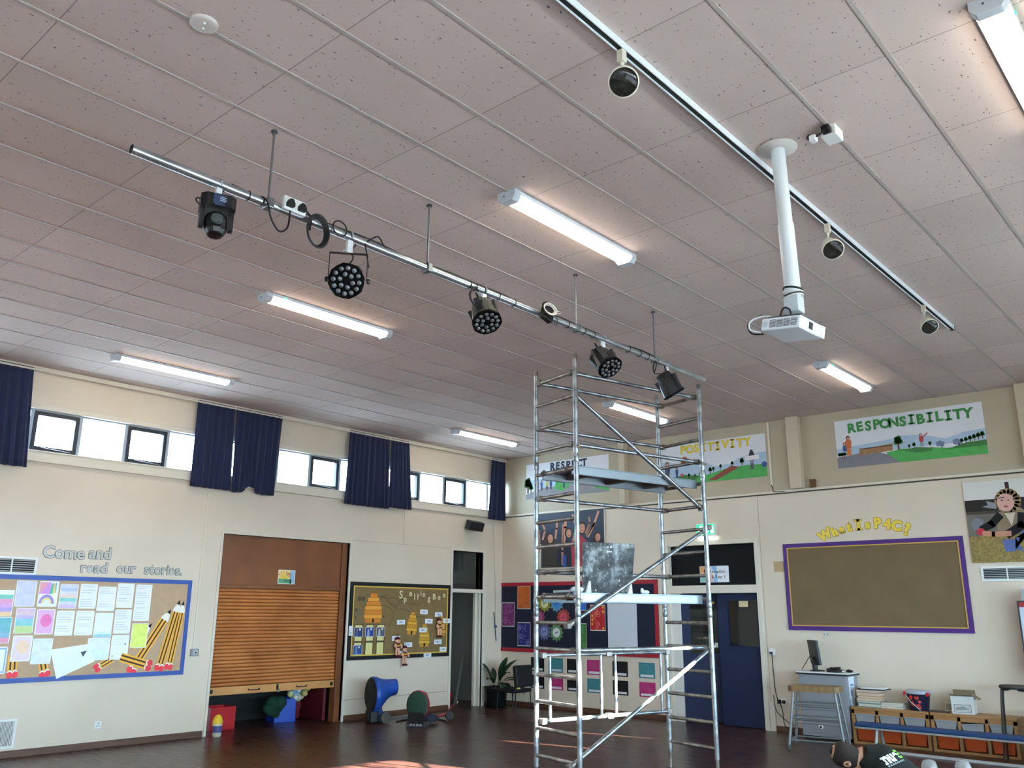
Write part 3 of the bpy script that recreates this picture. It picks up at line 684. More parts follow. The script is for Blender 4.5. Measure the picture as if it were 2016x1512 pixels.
letters('Come', 4.45, 2.40, 0.215, wl, SILV, SILVD, 'cutout_letter', LB('Come'), 0.6, grp=GL)
letters('and', 5.03, 2.415, 0.215, wl, SILV, SILVD, 'cutout_letter', LB('and'), 0.6, grp=GL)
letters('read', 4.95, 2.23, 0.19, wl, SILV, SILVD, 'cutout_letter', LB('read'), 0.7, grp=GL)
letters('our', 5.43, 2.24, 0.19, wl, SILV, SILVD, 'cutout_letter', LB('our'), 0.7, grp=GL)
letters('stories.', 5.82, 2.24, 0.19, wl, SILV, SILVD, 'cutout_letter', LB('stories'), 0.5, grp=GL)

# ---- bee board
bt = thing('bee_board', 'display board with a black and gold border headed Spelling Bee', 'board', wl(10.65, 0.95))
BW2, BH2 = 2.39, 1.29; x0, x1 = -BW2 / 2, BW2 / 2
mb = MB(); a = 0.065
for q in ((x0, x1, 0, a), (x0, x1, BH2 - a, BH2), (x0, x0 + a, a, BH2 - a), (x1 - a, x1, a, BH2 - a)): mb.box(*q, 0, 0.02, BLACKM)
mb.build('border', bt)
mb = MB(); a2 = a + 0.02
for q in ((x0 + a, x1 - a, a, a2), (x0 + a, x1 - a, BH2 - a2, BH2 - a), (x0 + a, x0 + a2, a2, BH2 - a2), (x1 - a2, x1 - a, a2, BH2 - a2)): mb.box(*q, 0, 0.022, mat('#d8b44e', 0.5))
mb.build('gold_edging', bt)
mb = MB().box(x0, x1, 0, BH2, 0, 0.012, mat('#7d6640', 0.75, noise=0.06)); rnd = random.Random(4)     # backing with drawn tree, twigs
BRK = mat('#5a4a32', 0.8); BRK2 = mat('#6e6350', 0.8)
for i in range(34):
    a_ = rnd.uniform(0.1, 3.0); r_ = rnd.uniform(0.2, 0.38); mb.disc(-0.78 + r_ * math.cos(a_) * 1.1, 0.62 + r_ * math.sin(a_) * 1.25, rnd.uniform(.02, .045), 0.0125 + i * 1e-5, (BRK2, BRK, mat('#66674a', .8))[i % 3], n=9)
p0 = (-0.55, 1.05)
for i in range(3):
    x, y = p0; pts = [p0]
    for j in range(12): x += rnd.uniform(0.05, 0.13); y += rnd.uniform(-0.06, 0.055) - (0.012 * i); pts.append((x, min(y, 1.2)))
    mb.stroke(pts, 0.008, 0.0135, BRK)
    for q in pts[1::2]: mb.stroke([q, (q[0] + rnd.uniform(-.03, .06), q[1] + rnd.uniform(-.07, .07))], 0.006, 0.0135, BRK)
pts = [(-0.45, 0.9), (-0.3, 0.86), (-0.2, 0.78), (-0.22, 0.66), (-0.28, 0.6), (-0.3, 0.5)]
mb.stroke(pts, 0.008, 0.0135, BRK)
mb.build('backing', bt)
for i, (ch, x, z) in enumerate((('S', 11 - .40, 2.0), ('p', 10.70, 1.94), ('e', 10.83, 2.04), ('l', 10.93, 1.985), ('l', 11.01, 1.985), ('i', 11.08, 2.05), ('n', 11.16, 2.03), ('g', 11.29, 1.965), ('B', 11.42, 1.99), ('e', 11.55, 1.985), ('e', 11.68, 2.03))):
    vs, fs = text(ch, 0.15 if ch != 'S' else 0.19, 0.002, 'CENTER', 0.002); mb = MB(); mb.mesh([(a_, b_, c_ + .003) for a_, b_, c_ in vs], fs, mat('#d8cfa8', 0.6))
    w_ = 'Spelling' if i < 8 else 'Bee'; k_ = {3: 'first', 4: 'second', 9: 'first', 10: 'last'}.get(i, 'only')
    tag(mb.build('pale_letter', None, wl(x, z - 0.02, 0.014)), 'pale cut-out letter %s, the %s one in the word %s on the bee board' % (ch, k_, w_), 'letter', 'pale letters of the bee board heading')
BEE = lambda x, z, off=0.0: wl(x, z, 0.013 + off)
def hive(x, z, w_, h_, c1, c2, label, lean=0):
    mb = MB(); n = 7; ws = [0.86, 1.0, 0.98, 0.92, 0.80, 0.62, 0.38]
    for i in range(n):
        y0, y1 = h_ * i / n, h_ * (i + 1) / n; a_ = ws[i] * w_ / 2
        mb.prism([(-a_ * .97, y0), (a_ * .97, y0), (a_, (y0 + y1) / 2), (a_ * .95, y1), (-a_ * .95, y1), (-a_, (y0 + y1) / 2)], 0, 0.004, mat(c1 if i % 2 else c2, 0.5))
        mb.rect(-a_ * .95, y1 - 0.006, a_ * .95, y1, 0.0045, mat('#6a4416', 0.7))
    mb.disc(0, 0.035, 0.022, 0.005, BLACKM, 0.035, 12)
    t = tag(mb.build('paper_beehive', None, BEE(x, z) @ RZ(lean)), label, 'decoration', 'paper beehives on the bee board')
hive(9.975, 1.56, 0.40, 0.50, '#e29a3c', '#cf7f2a', 'big orange paper beehive below the drawn tree')
hive(10.88, 1.35, 0.25, 0.40, '#d9a53c', '#c98f2c', 'shiny yellow paper beehive in the middle of the bee board', -4)
hive(11.205, 1.13, 0.26, 0.40, '#d9ab42', '#c7952f', 'yellow paper beehive nearest the lower border of the bee board')
hive(11.62, 1.31, 0.24, 0.40, '#cf9c3a', '#bd862a', 'yellow paper beehive half behind the soft toy at the right side of the board')
lw_ = [(10.62, 1.565, 'left of the shiny beehive'), (11.17, 1.745, 'topmost, high under the Spelling heading'), (11.545, 1.70, 'above the right-hand soft toy'), (11.30, 1.58, 'level with the shoulder of the right beehive'), (11.76, 1.585, 'touching the right gold edge'), (11.16, 1.425, 'just above the low yellow beehive'), (10.52, 1.29, 'above the left soft toy'), (10.81, 1.175, 'under the shiny beehive'), (10.69, 1.03, 'over the head of the dangling soft toy'), (11.29, 0.985, 'under the low yellow beehive'), (11.545, 1.21, 'under the right-hand beehive'), (11.69, 1.075, 'lowest at the right end')]
for i, (x, z, d) in enumerate(lw_):
    mb = MB(); sheet(mb, 0.19, 0.082, mat('#dfe4e8', 0.4), 0.0012); rnd = random.Random(i); mb.rect(-0.04, -0.012, 0.035, 0.014, 0.0016, mat('#4d6186'))
    for j in range(5): mb.rect(-0.036 + j * .014, -0.018, -0.028 + j * .014, 0.02, 0.0017, mat('#c9d2dc'))
    tag(mb.build('word_card', None, BEE(x, z, 0.006) @ RZ(rnd.uniform(-2, 2))), 'small white spelling word card ' + d, 'card', 'spelling word cards on the bee board')
WAX = mat('#d9cf8e', 0.5); PH = [('#2c3a66', '#4a5a8c'), ('#26418f', '#8aa0c8'), ('#565a6a', '#a8acb8'), ('#2f4a86', '#5f7db0')]
names_ = ['upper row, left', 'upper row, middle', 'upper row, right', 'lower row, left', 'lower row, middle with no photo', 'lower row, right with no photo']
for i in range(6):
    cx = 9.67 + (i % 3) * 0.245; cz = 1.39 if i < 3 else 1.10
    mb = MB(); sheet(mb, 0.19, 0.29, mat('#4e4028', 0.7), 0.001); mb.rect(-0.075, -0.13, 0.075, 0.13, 0.0014, WAX)
    if i < 4:
        y0_ = 0.02; mb.rect(-0.095, y0_ - 0.085, 0.095, y0_ + 0.075, 0.0018, mat('#cfd2d4')); mb.rect(-0.088, y0_ - 0.078, 0.088, y0_ + 0.068, 0.002, mat(PH[i][0]))
        mb.poly([(-.06, y0_ - .078), (.0, y0_ - .078), (-.01, y0_ + .02), (-.03, y0_ + .045), (-.05, y0_ + .02)], .0024, mat(PH[i][1])); mb.disc(.03, y0_ + .04, .02, .0024, mat('#cfd0cc'), n=10); mb.disc(-.03, y0_ + .035, .014, .0026, mat('#c09a80'), n=10)
    tag(mb.build('photo_card', None, BEE(cx, cz, 0.002) @ RZ((-1, 1, 0, 2, -1, 1)[i])), 'cream and brown award card, ' + names_[i] + ' of the bee board block', 'card', 'award cards at the left of the bee board')
tag(sheet(MB(), 0.085, 0.16, mat('#e4e6e6', 0.4), 0.001).rect(-.01, -.05, .012, -.02, .0015, mat('#8890a0')).build('paper_slip', None, wl(9.50, 1.43, 0.022)), 'white paper slip over the left border of the bee board', 'paper')
def toy(x, z, label, lean=0):
    t = thing('soft_toy_bee', label, 'toy', BEE(x, z, 0.01) @ RZ(lean), 'striped soft toys pinned to the bee board')
    DR, SK, YE = mat('#4a1416', 0.85), mat('#e0a98c', 0.8), mat('#dba83c', 0.8)
    mb = MB()
    prof = [(0.001, 0.10), (0.035, 0.11), (0.05, 0.14), (0.052, 0.165), (0.048, 0.19), (0.03, 0.22), (0.001, 0.225)]
    for i in range(6): mb.lathe([prof[i], prof[i + 1]], (DR, SK, DR, YE, DR, SK)[i], 14, T(0, 0, 0.04) @ RX(-90) @ Matrix.Diagonal((1, 0.7, 1, 1)), cap=False)
    mb.build('body', t)
    h = MB().ball((0, 0.265, 0.04), 0.055, SK, 14, (1, 0.95, 0.8)).build('head', t)
    MB().ball((0, 0.285, 0.036), 0.055, DR, 14, (1.02, 0.8, 0.85)).build('cap', h)
    mb = MB()
    for s in (-1, 1): mb.ball((s * .018, .262, .083), .006, BLACK, 8); mb.tube([(s * .015, .32, .04), (s * .02, .36, .045)], .003, BLACK, 6); mb.ball((s * .02, .365, .045), .008, BLACK, 8)
    mb.build('eyes_and_feelers', h)
    for s in (-1, 1):
        MB().tube([(s * .045, .20, .045), (s * .08, .175, .055), (s * .06, .145, .085)], [.018, .018, .02], SK, 8).build('arm', t)
        l_ = MB().tube([(s * .022, .12, .04), (s * .03, .06, .05), (s * .028, .02, .05)], [.02, .018, .018], SK, 8).build('leg', t)
        MB().ball((s * .03, .0, .06), .027, DR, 10, (1, .8, 1.2)).build('shoe', l_)
toy(10.52, 0.99, 'striped soft toy bee left of the dangling one on the bee board')
toy(10.69, 0.84, 'striped soft toy bee dangling over the lower border of the bee board')
toy(11.53, 1.31, 'striped soft toy bee in front of the right-hand beehive')
# ------------------------------------------------------------------ things on the far wall
def banner(y0, y1, z0, z1, label):
    w_, h_ = y1 - y0, z1 - z0; t = thing('painted_banner', label, 'banner', wf((y0 + y1) / 2, z0), 'painted value banners high on the far wall')
    mb = MB(); mb.box(-w_ / 2, w_ / 2, 0, h_, 0, 0.008, mat('#dcdce2', 0.5)); mb.build('sheet', t); return t, w_, h_
G1, G2, G3 = mat('#4aa352', .6, noise=.12), mat('#3c7a3f', .6, noise=.15), mat('#2f5a34', .7); SKYB = mat('#a9c0d6', .6, noise=.05); ROAD = mat('#7d7c84', .7, noise=.06)
SKIN, HAIR, REDC, ORNG, BLUC = mat('#c98f78', .7), mat('#4a2e22', .8), mat('#b04048', .7), mat('#c56a3a', .7), mat('#3c568c', .7)
def tree2(mb, x, y, h_, z, m=G2):
    mb.rect(x - h_ * .06, y, x + h_ * .06, y + h_ * .4, z, mat('#6a4a34', .7))
    for dx, dy, r_ in ((0, .62, .24), (-.14, .5, .16), (.14, .52, .17), (.05, .8, .15), (-.1, .74, .15)): mb.disc(x + dx * h_, y + dy * h_, r_ * h_, z + .0004, m, n=10)
def figure(mb, x, y, h_, z, top, leg, hair=HAIR, arm=None):
    mb.poly([(x - .12 * h_, y), (x + .12 * h_, y), (x + .1 * h_, y + .4 * h_), (x - .1 * h_, y + .4 * h_)], z, leg)
    mb.poly([(x - .13 * h_, y + .36 * h_), (x + .13 * h_, y + .36 * h_), (x + .16 * h_, y + .72 * h_), (x + .05 * h_, y + .8 * h_), (x - .05 * h_, y + .8 * h_), (x - .16 * h_, y + .72 * h_)], z + .0003, top)
    mb.disc(x, y + .88 * h_, .11 * h_, z + .0008, hair, n=12); mb.disc(x + .01 * h_, y + .86 * h_, .08 * h_, z + .001, SKIN, n=12)
    if arm: mb.stroke([(x + .1 * h_, y + .7 * h_), (x + arm[0] * h_, y + arm[1] * h_)], .08 * h_, z + .0006, top)
def title(mb, body, x, y, size, m, spread, sx=1.0):
    """hand painted capitals, one by one along a slightly wandering line"""
    n = len(body); rnd = random.Random(len(body))
    for i, ch in enumerate(body):
        vs, fs = text(ch, size, size * .045, 'CENTER', 0, sx); mb.mesh(vs, fs, m, T(x + spread * i / (n - 1), y + rnd.uniform(-.008, .008), .0125) @ RZ(rnd.uniform(-3, 3)))
# RESPONSIBILITY
t, w_, h_ = banner(2.825, 4.945, 3.95, 4.70, 'painted banner reading RESPONSIBILITY in green with a tree and a child in red')
mb = MB(); hw_ = w_ / 2
mb.poly([(-hw_, .20), (hw_, .20), (hw_, .36), (hw_ * .75, .35), (hw_ * .5, .28), (hw_ * .2, .38), (-.1, .40), (-.3, .36), (-.6, .34), (-hw_, .30)], .0085, SKYB)
mb.poly([(-hw_, 0), (-.12, 0), (-.30, .14), (-.45, .2), (-.75, .2), (-hw_, .17)], .0092, ROAD)
mb.poly([(-.12, 0), (hw_, 0), (hw_, .14), (.55, .14), (.35, .17), (-.1, .2), (-.32, .17), (-.3, .14)], .0093, G1)
mb.poly([(.45, .12), (hw_, .12), (hw_, .2), (.8, .19), (.55, .13)], .0097, G2); mb.poly([(-.1, .18), (.1, .12), (.32, .12), (.35, .17), (.12, .2)], .0096, G2)
mb.poly([(-.72, .17), (-.22, .19), (-.21, .3), (-.71, .26)], .0098, mat('#9a7752', .7, noise=.2, nscale=20)); mb.rect(-.71, .262, -.21, .275, .0101, mat('#4a4038', .7))
tree2(mb, -.13, .19, .23, .0102)
figure(mb, -.87, .19, .31, .0104, ORNG, mat('#d07a4a', .7)); figure(mb, -.93, .18, .22, .0103, BLUC, mat('#aab2ba', .7))
figure(mb, .20, .20, .2, .0104, REDC, mat('#8e97a0', .7), arm=(.45, .95))
for x, s in ((.02, .07), (.09, .09), (.31, .08)): tree2(mb, x, .19, s, .0102, G2)
for x in (.45, .68): mb.poly([(x - .05, .18), (x + .05, .17), (x + .06, .23), (x, .26), (x - .06, .24)], .0103, mat('#6f7c98', .7)); mb.rect(x + .01, .15, x + .025, .19, .0103, mat('#3c4468', .7))
for i in range(6): tree2(mb, .74 + i * .055, .17 + i * .01, .09 + .004 * i, .0102 + i * .0002, G2)
for i in range(3): tree2(mb, -1.02 + i * .04, .16, .09, .0102, G3)
title(mb, 'RESPONSIBILITY', -.80, .55, .20, mat('#3c8a48', .6), 1.66); mb.build('painting', t)
# POSITIVITY
t, w_, h_ = banner(6.12, 8.20, 3.95, 4.67, 'painted banner reading POSITIVITY in yellow, partly behind the scaffold tower'); mb = MB(); hw_ = w_ / 2
mb.poly([(-hw_, .1), (hw_, .1), (hw_, .42), (.55, .36), (.4, .28), (.1, .26), (-.2, .4), (-.35, .34), (-hw_, .44)], .0085, SKYB)
mb.poly([(-hw_, 0), (hw_, 0), (hw_, .2), (.7, .22), (.3, .2), (-.1, .12), (-.5, .16), (-hw_, .12)], .0092, G1); mb.poly([(-.75, .08), (-.3, .06), (-.2, .12), (-.5, .17), (-.8, .13)], .0095, G2)
mb.poly([(-.05, .03), (.1, .02), (.55, .2), (.4, .24)], .0096, mat('#8c4a3a', .7, noise=.2, nscale=15))
for x, y, s in ((.0, .14, .12), (.06, .17, .09), (.2, .2, .09), (.42, .22, .1), (.6, .22, .14), (-.2, .12, .07), (-.3, .1, .07), (-.42, .1, .09)): tree2(mb, x, y, s, .0100, G3)
figure(mb, .78, .14, .27, .0104, mat('#8e8aa0', .7), mat('#5a5a68', .7)); mb.rect(.66, .3, .92, .37, .0117, mat('#e4dfe0', .6)); mb.poly([(.73, .37), (.84, .37), (.8, .47), (.76, .47)], .0118, mat('#3a3a40', .7))
mb.disc(-.5, .42, .075, .0104, mat('#b5682e', .7), n=14); mb.disc(-.5, .42, .035, .0108, HAIR, n=10)
figure(mb, -.85, .08, .36, .0104, mat('#3c4a6c', .7), mat('#5a4a3a', .7)); figure(mb, -.66, .12, .2, .0104, mat('#3c568c', .7), BLUC); mb.disc(-.56, .17, .03, .0112, REDC, n=10); mb.disc(hw_ - .04, .2, .05, .0106, BLUC, n=10)
title(mb, 'POSITIVITY', -.52, .545, .20, mat('#e0c53a', .6), 1.24); mb.build('painting', t)
# RESPECT
t, w_, h_ = banner(9.29, 11.35, 3.97, 4.68, 'painted banner reading RESPECT in navy, behind the upper platform of the tower'); mb = MB(); hw_ = w_ / 2
mb.poly([(-hw_, 0), (hw_, 0), (hw_, .1), (.5, .2), (0, .22), (-.6, .2), (-hw_, .1)], .0088, mat('#8d8c90', .7, noise=.08)); mb.poly([(-hw_, .2), (hw_, .16), (hw_, .38), (-hw_, .38)], .0085, SKYB)
mb.poly([(-.3, .16), (-.1, .1), (.1, .2), (.05, .3), (-.25, .3)], .0095, G1); mb.poly([(.7, .1), (hw_, .02), (hw_, .14), (.72, .18)], .0095, G1)
for x, s, m in ((-.98, .34, G3), (-.9, .2, G2)): tree2(mb, x, .12, s, .0098, m)
for i, x in enumerate((-.72, -.62, -.48, -.38, -.05, .3, .5)): figure(mb, x, .16, .2, .0102 + i * .0001, (mat('#b0584a', .7), BLUC, mat('#c9b04a', .7), mat('#33406a', .7), BLUC, mat('#6a6a70', .7), mat('#a05a5a', .7))[i], mat('#4a4a58', .7))
title(mb, 'RESPECT', -.34, .545, .20, mat('#1c2344', .6), .80); mb.build('painting', t)

# big photographs
t = thing('stage_photo', 'large photo print of cheering people with raised arms, behind the tower', 'photo', wf(10.245, 2.60)); mb = MB(); mb.box(-.825, .825, 0, 1.045, 0, .02, mat('#1f2b40', .5)); mb.box(.825, .84, 0, 1.045, 0, .02, mat('#cfc9bb', .6)); mb.build('print', t)
mb = MB(); SK2, SK3 = mat('#c08a74', .6), mat('#a87460', .6); DKG = mat('#3a342c', .7)
mb.rect(-.82, .0, .82, .35, .0205, mat('#20242e', .6)); mb.poly([(-.68, 0), (-.32, 0), (-.3, .42), (-.36, .58), (-.62, .58), (-.70, .42)], .021, DKG)
mb.poly([(-.24, 0), (.02, 0), (.04, .4), (-.04, .52), (-.18, .52), (-.26, .4)], .021, mat('#1c2434', .7)); mb.poly([(.06, 0), (.4, 0), (.42, .45), (.3, .58), (.14, .58), (.04, .45)], .021, mat('#a83440', .7))
mb.poly([(-.80, .0), (-.70, 0), (-.7, .45), (-.78, .5)], .021, mat('#c3c0bd', .6)); mb.poly([(.45, 0), (.8, 0), (.8, .5), (.5, .5)], .0208, mat('#2a2c36', .7))
for pts, wd, m in (([(-.66, .55), (-.60, .72), (-.66, .84), (-.72, .86)], .045, SK2), ([(-.34, .56), (-.31, .74), (-.30, .88)], .05, SK2), ([(-.13, .45), (-.09, .75), (-.09, .92)], .06, SK2), ([(-.17, .05), (-.17, .3), (-.15, .8)], .05, SK3), ([(.10, .5), (.18, .72), (.09, .98)], .055, SK2), ([(.45, .55), (.60, .78), (.70, 1.0)], .05, SK2), ([(.40, .62), (.5, .8), (.48, .9)], .045, SK3), ([(.42, .56), (.54, .72), (.62, .78)], .04, SK2), ([(-.76, .3), (-.74, .62), (-.76, .72)], .05, SK3), ([(.66, .45), (.68, .6)], .06, SK3)): mb.stroke(pts, wd, .0215, m)
for x, y, r_ in ((-.48, .56, .085), (-.02, .64, .08), (.30, .72, .09), (.67, .53, .075), (-.78, .62, .06)):
    mb.disc(x, y, r_ * 1.15, .022, HAIR, r_ * 1.3, 14); mb.disc(x + r_ * .15, y - r_ * .1, r_ * .78, .0224, SK2, r_, 14)
    for s in (-1, 1): mb.disc(x + r_ * .15 + s * r_ * .3, y + r_ * .15, r_ * .1, .0228, HAIR, r_ * .06, 6)
    mb.disc(x + r_ * .15, y - r_ * .55, r_ * .25, .0228, mat('#7a3438', .6), r_ * .1, 8)
mb.rect(-.16, 0, -.08, .22, .0216, mat('#2a4a9c', .6)); mb.build('picture', t)
t = thing('farm_photo', 'large photo print of a child with curly hair holding a red ball on straw', 'photo', wf(2.80, 2.45)); mb = MB(); mb.box(-.41, .41, 0, 1.115, 0, .02, mat('#55524a', .6)); mb.build('print', t)
mb = MB(); HAY = mat('#8c7a48', .8, noise=.3, nscale=30); DEN = mat('#5468a0', .7, noise=.3, nscale=60); VEST = mat('#8a7a64', .7)
mb.rect(-.41, .86, .41, 1.115, .0205, mat('#d9d8d2', .5)); mb.rect(.12, .86, .17, 1.08, .0208, mat('#3a2c24', .7)); mb.rect(-.41, .70, .41, .86, .0205, mat('#26221e', .7)); mb.rect(-.41, .66, .41, .70, .0206, mat('#4a4238', .7)); mb.rect(-.41, .34, .41, .66, .0204, mat('#6e6a60', .7, noise=.15))
mb.rect(-.41, 0, .41, .36, .0207, HAY); rnd = random.Random(5)
for i in range(60): x, y = rnd.uniform(-.38, .36), rnd.uniform(.02, .33); mb.stroke([(x, y), (x + rnd.uniform(-.05, .05), y + rnd.uniform(-.02, .02))], .004, .0209, mat(('#c9b677', '#6a5a34', '#ab9a5c')[i % 3], .8))
mb.poly([(-.14, .84), (-.02, .80), (-.02, .72), (-.12, .74), (-.2, .76), (-.12, .78)], .0209, mat('#8a8f94', .7)); mb.poly([(-.34, .44), (-.22, .46), (-.2, .58), (-.3, .62), (-.37, .54)], .0209, mat('#7a7f88', .7))
for pts in ([(.0, .30), (.16, .30), (.14, .14), (.02, .14)], [(.16, .32), (.36, .32), (.40, .46), (.30, .5), (.14, .16), (.24, .14)]): mb.poly(pts, .0211, DEN)
mb.poly([(-.04, .40), (.26, .40), (.38, .58), (.28, .72), (.1, .70), (-.04, .66)], .0213, VEST); mb.poly([(.07, .66), (.2, .66), (.14, .48)], .0216, mat('#cfc4ae', .6))
mb.stroke([(.0, .62), (-.1, .52), (-.22, .46)], .10, .0215, BLACKM); mb.stroke([(.28, .62), (.26, .48), (.08, .37)], .11, .0217, BLACKM); mb.stroke([(.1, .38), (-.1, .38), (-.24, .40)], .07, .0219, SK2)
mb.disc(-.25, .42, .052, .0222, mat('#c22f44', .5), n=16); mb.disc(-.21, .40, .03, .0224, SK2, n=10)
for i in range(16): a_ = i * 2 * PI / 16; mb.disc(.13 + .12 * math.cos(a_), .82 + .13 * math.sin(a_), .045, .0220, mat(('#a28a68', '#8a7254')[i % 2], .8), n=9)
mb.disc(.10, .80, .105, .0224, mat('#d3a698', .6), .125, 18); mb.disc(.06, .83, .014, .0227, HAIR, .007, 8); mb.disc(.14, .83, .014, .0227, HAIR, .007, 8); mb.stroke([(.03, .865), (.09, .87)], .014, .0227, mat('#2c2c4c', .6)); mb.disc(.10, .745, .03, .0227, mat('#a8434a', .6), .012, 8)
mb.build('picture', t)
grille(wf(2.80, 2.30), .64, .20, 6, 'white warm air vent with black slots under the farm photo')

# purple framed board
t = thing('notice_board', 'empty brown board with a purple and gold border on the far wall', 'board', wf(4.62, 1.51)); w2, h2 = 1.325, 1.32
MB().box(-w2, w2, 0, h2, 0, .012, mat('#6f5d42', .8, noise=.08, nscale=2.5)).build('backing', t)
mb = MB(); a = .062
for q in ((-w2, w2, 0, a), (-w2, w2, h2 - a, h2), (-w2, -w2 + a, a, h2 - a), (w2 - a, w2, a, h2 - a)): mb.box(*q, 0, .02, mat('#4a2878', .5))
mb.build('border', t); mb = MB(); b_ = a + .016
for q in ((-w2 + a, w2 - a, a, b_), (-w2 + a, w2 - a, h2 - b_, h2 - a), (-w2 + a, -w2 + b_, b_, h2 - b_), (w2 - b_, w2 - a, b_, h2 - b_)): mb.box(*q, 0, .022, mat('#c7a04c', .5))
mb.build('gold_edging', t)
tag(MB().box(-.085, .085, 0, .165, 0, .002, mat('#b59a74', .8)).build('brown_paper_scrap', None, wf(6.04, 2.40)), 'square of brown paper stuck to the wall left of the purple board', 'paper')
YL, YLD = mat('#e9cf4e', .5), mat('#a8923a', .6)
pos = [('W', 5.22, 2.89, .19, 28), ('h', 5.08, 2.93, .17, 16), ('a', 4.975, 2.965, .16, 8), ('t', 4.86, 2.985, .18, 10), ('I', 4.72, 3.0, .20, 2), ('s', 4.59, 3.01, .17, -4), ('P', 4.44, 3.01, .20, 0), ('4', 4.31, 2.985, .20, -8), ('C', 4.18, 2.955, .20, -10), ('?', 4.05, 2.885, .24, -16)]
for ch, y, z, s, ro in pos:
    vs, fs = text(ch, s, .012, 'CENTER', .003); mb = MB(); mb.mesh([(a_, b_, c_ + .006) for a_, b_, c_ in vs], fs, YL); vs, fs = text(ch, s, .019, 'CENTER', .0015); mb.mesh([(a_, b_, c_ + .002) for a_, b_, c_ in vs], fs, YLD)
    nm = 'question mark' if ch == '?' else 'figure 4' if ch == '4' else ('capital ' if ch.isupper() else 'small letter ') + ch
    tag(mb.build('cutout_letter', None, wf(y, z) @ RZ(ro)), 'yellow cut-out %s in the heading over the purple board' % nm, 'letter', 'yellow letters over the purple board')

# red bordered board
t = thing('display_board', 'dark navy display board with a red border behind the tower', 'board', wf(10.215, 1.0)); w2, h2 = 1.905, 1.325
MB().box(-w2, w2, 0, h2, 0, .012, mat('#171b30', .8)).build('backing', t); mb = MB(); a = .07
for q in ((-w2, w2, 0, a), (-w2, w2, h2 - a, h2), (-w2, -w2 + a, a, h2 - a), (w2 - a, w2, a, h2 - a)): mb.box(*q, 0, .022, mat('#a01c2c', .5))
mb.build('border', t); MB().box(-9.07 + 10.215 - .315, -9.07 + 10.215 + .315, .08, .96, .012, .016, mat('#c9cfd8', .35)).build('white_panel', t)
FB = lambda y, z, off=.0: wf(y, z, .013 + off)
def swirl(y0, y1, z0, z1, c, c2, label, dots=None):
    w_, h_ = y0 - y1, z0 - z1; mb = MB(); sheet(mb, w_, h_, mat('#d8d4d0', .5), .001); mb.rect(-w_ * .48, -h_ * .47, w_ * .48, h_ * .47, .0014, mat(c, .6)); rnd = random.Random(int(z0 * 100))
    for i in range(13):
        x, y = rnd.uniform(-.4, .4) * w_, rnd.uniform(-.42, .42) * h_; pts = []
        for k in range(9): a_ = k * .9 + i; r_ = .008 + .006 * k; pts.append((max(-w_ * .46, min(w_ * .46, x + r_ * math.cos(a_))), max(-h_ * .46, min(h_ * .46, y + r_ * math.sin(a_)))))
        mb.stroke(pts, .005, .0017, mat(c2, .6))
    if dots:
        for i in range(6): mb.disc(rnd.choice((-.36, .36)) * w_, (-.4 + .16 * i) * h_, .022, .002, mat(dots, .5), n=10)
    tag(mb.build('pattern_print', None, FB((y0 + y1) / 2, (z0 + z1) / 2)), label, 'picture', 'swirly prints on the navy board')
swirl(11.57, 11.23, 2.26, 1.81, '#c8662a', '#8c4018', 'orange swirl print at the top left of the navy board')
swirl(11.98, 11.65, 1.94, 1.47, '#6a2260', '#b478a8', 'purple swirl print at the far left of the navy board')
swirl(11.56, 11.23, 1.56, 1.11, '#23246c', '#8c90c8', 'dark blue swirl print at the lower left of the navy board')
swirl(10.10, 9.87, 2.13, 1.79, '#2c6cc0', '#5c98dc', 'bright blue print right of the blue gear on the navy board')
swirl(10.10, 9.87, 1.56, 1.10, '#3f7a3a', '#84b070', 'green print below the bright blue one on the navy board')
swirl(9.78, 9.44, 1.89, 1.43, '#b01e28', '#e8907c', 'red print with gold dots beside the white panel', '#e0a83a')
def gear(y, z, c, c2, label, wd='#2b3c60'):
    mb = MB(); pts = []
    for i in range(24):
        r_ = .165 if i % 2 == 0 else .135; a_ = i * 2 * PI / 24; pts += [(r_ * math.cos(a_ - .08), r_ * math.sin(a_ - .08)), (r_ * math.cos(a_ + .08), r_ * math.sin(a_ + .08))]
    mb.prism(pts, 0, .002, mat(c, .6)); mb.disc(0, 0, .09, .0025, mat(c2, .5), n=20); mb.stroke([(-.04, -.015), (.04, .015)], .014, .003, mat(wd))
    tag(mb.build('paper_gear', None, FB(y, z)), label, 'decoration', 'paper gears on the navy board')
gear(10.87, 1.92, '#8a8a34', '#d9d7a6', 'olive paper gear with a cream centre'); gear(10.57, 1.92, '#5f8ca8', '#3a80c8', 'grey blue paper gear with a bright blue centre'); gear(11.02, 1.66, '#7c4060', '#b0587c', 'plum paper gear half behind the scaffold post')
gear(10.41, 1.66, '#a04438', '#c85060', 'brick red paper gear'); gear(10.88, 1.39, '#545c7c', '#7a84b8', 'slate paper gear with a lavender centre'); gear(10.58, 1.38, '#5c8458', '#d3d8d8', 'green paper gear with a pale centre')
cols = {'k': ('#111216', 'black'), 't': ('#3a8088', 'teal'), 'm': ('#b02f70', 'magenta')}
ys = [11.06, 10.605, 10.18, 9.715, 9.15, 8.59]; nth = ['first', 'second', 'third', 'fourth', 'fifth', 'sixth']
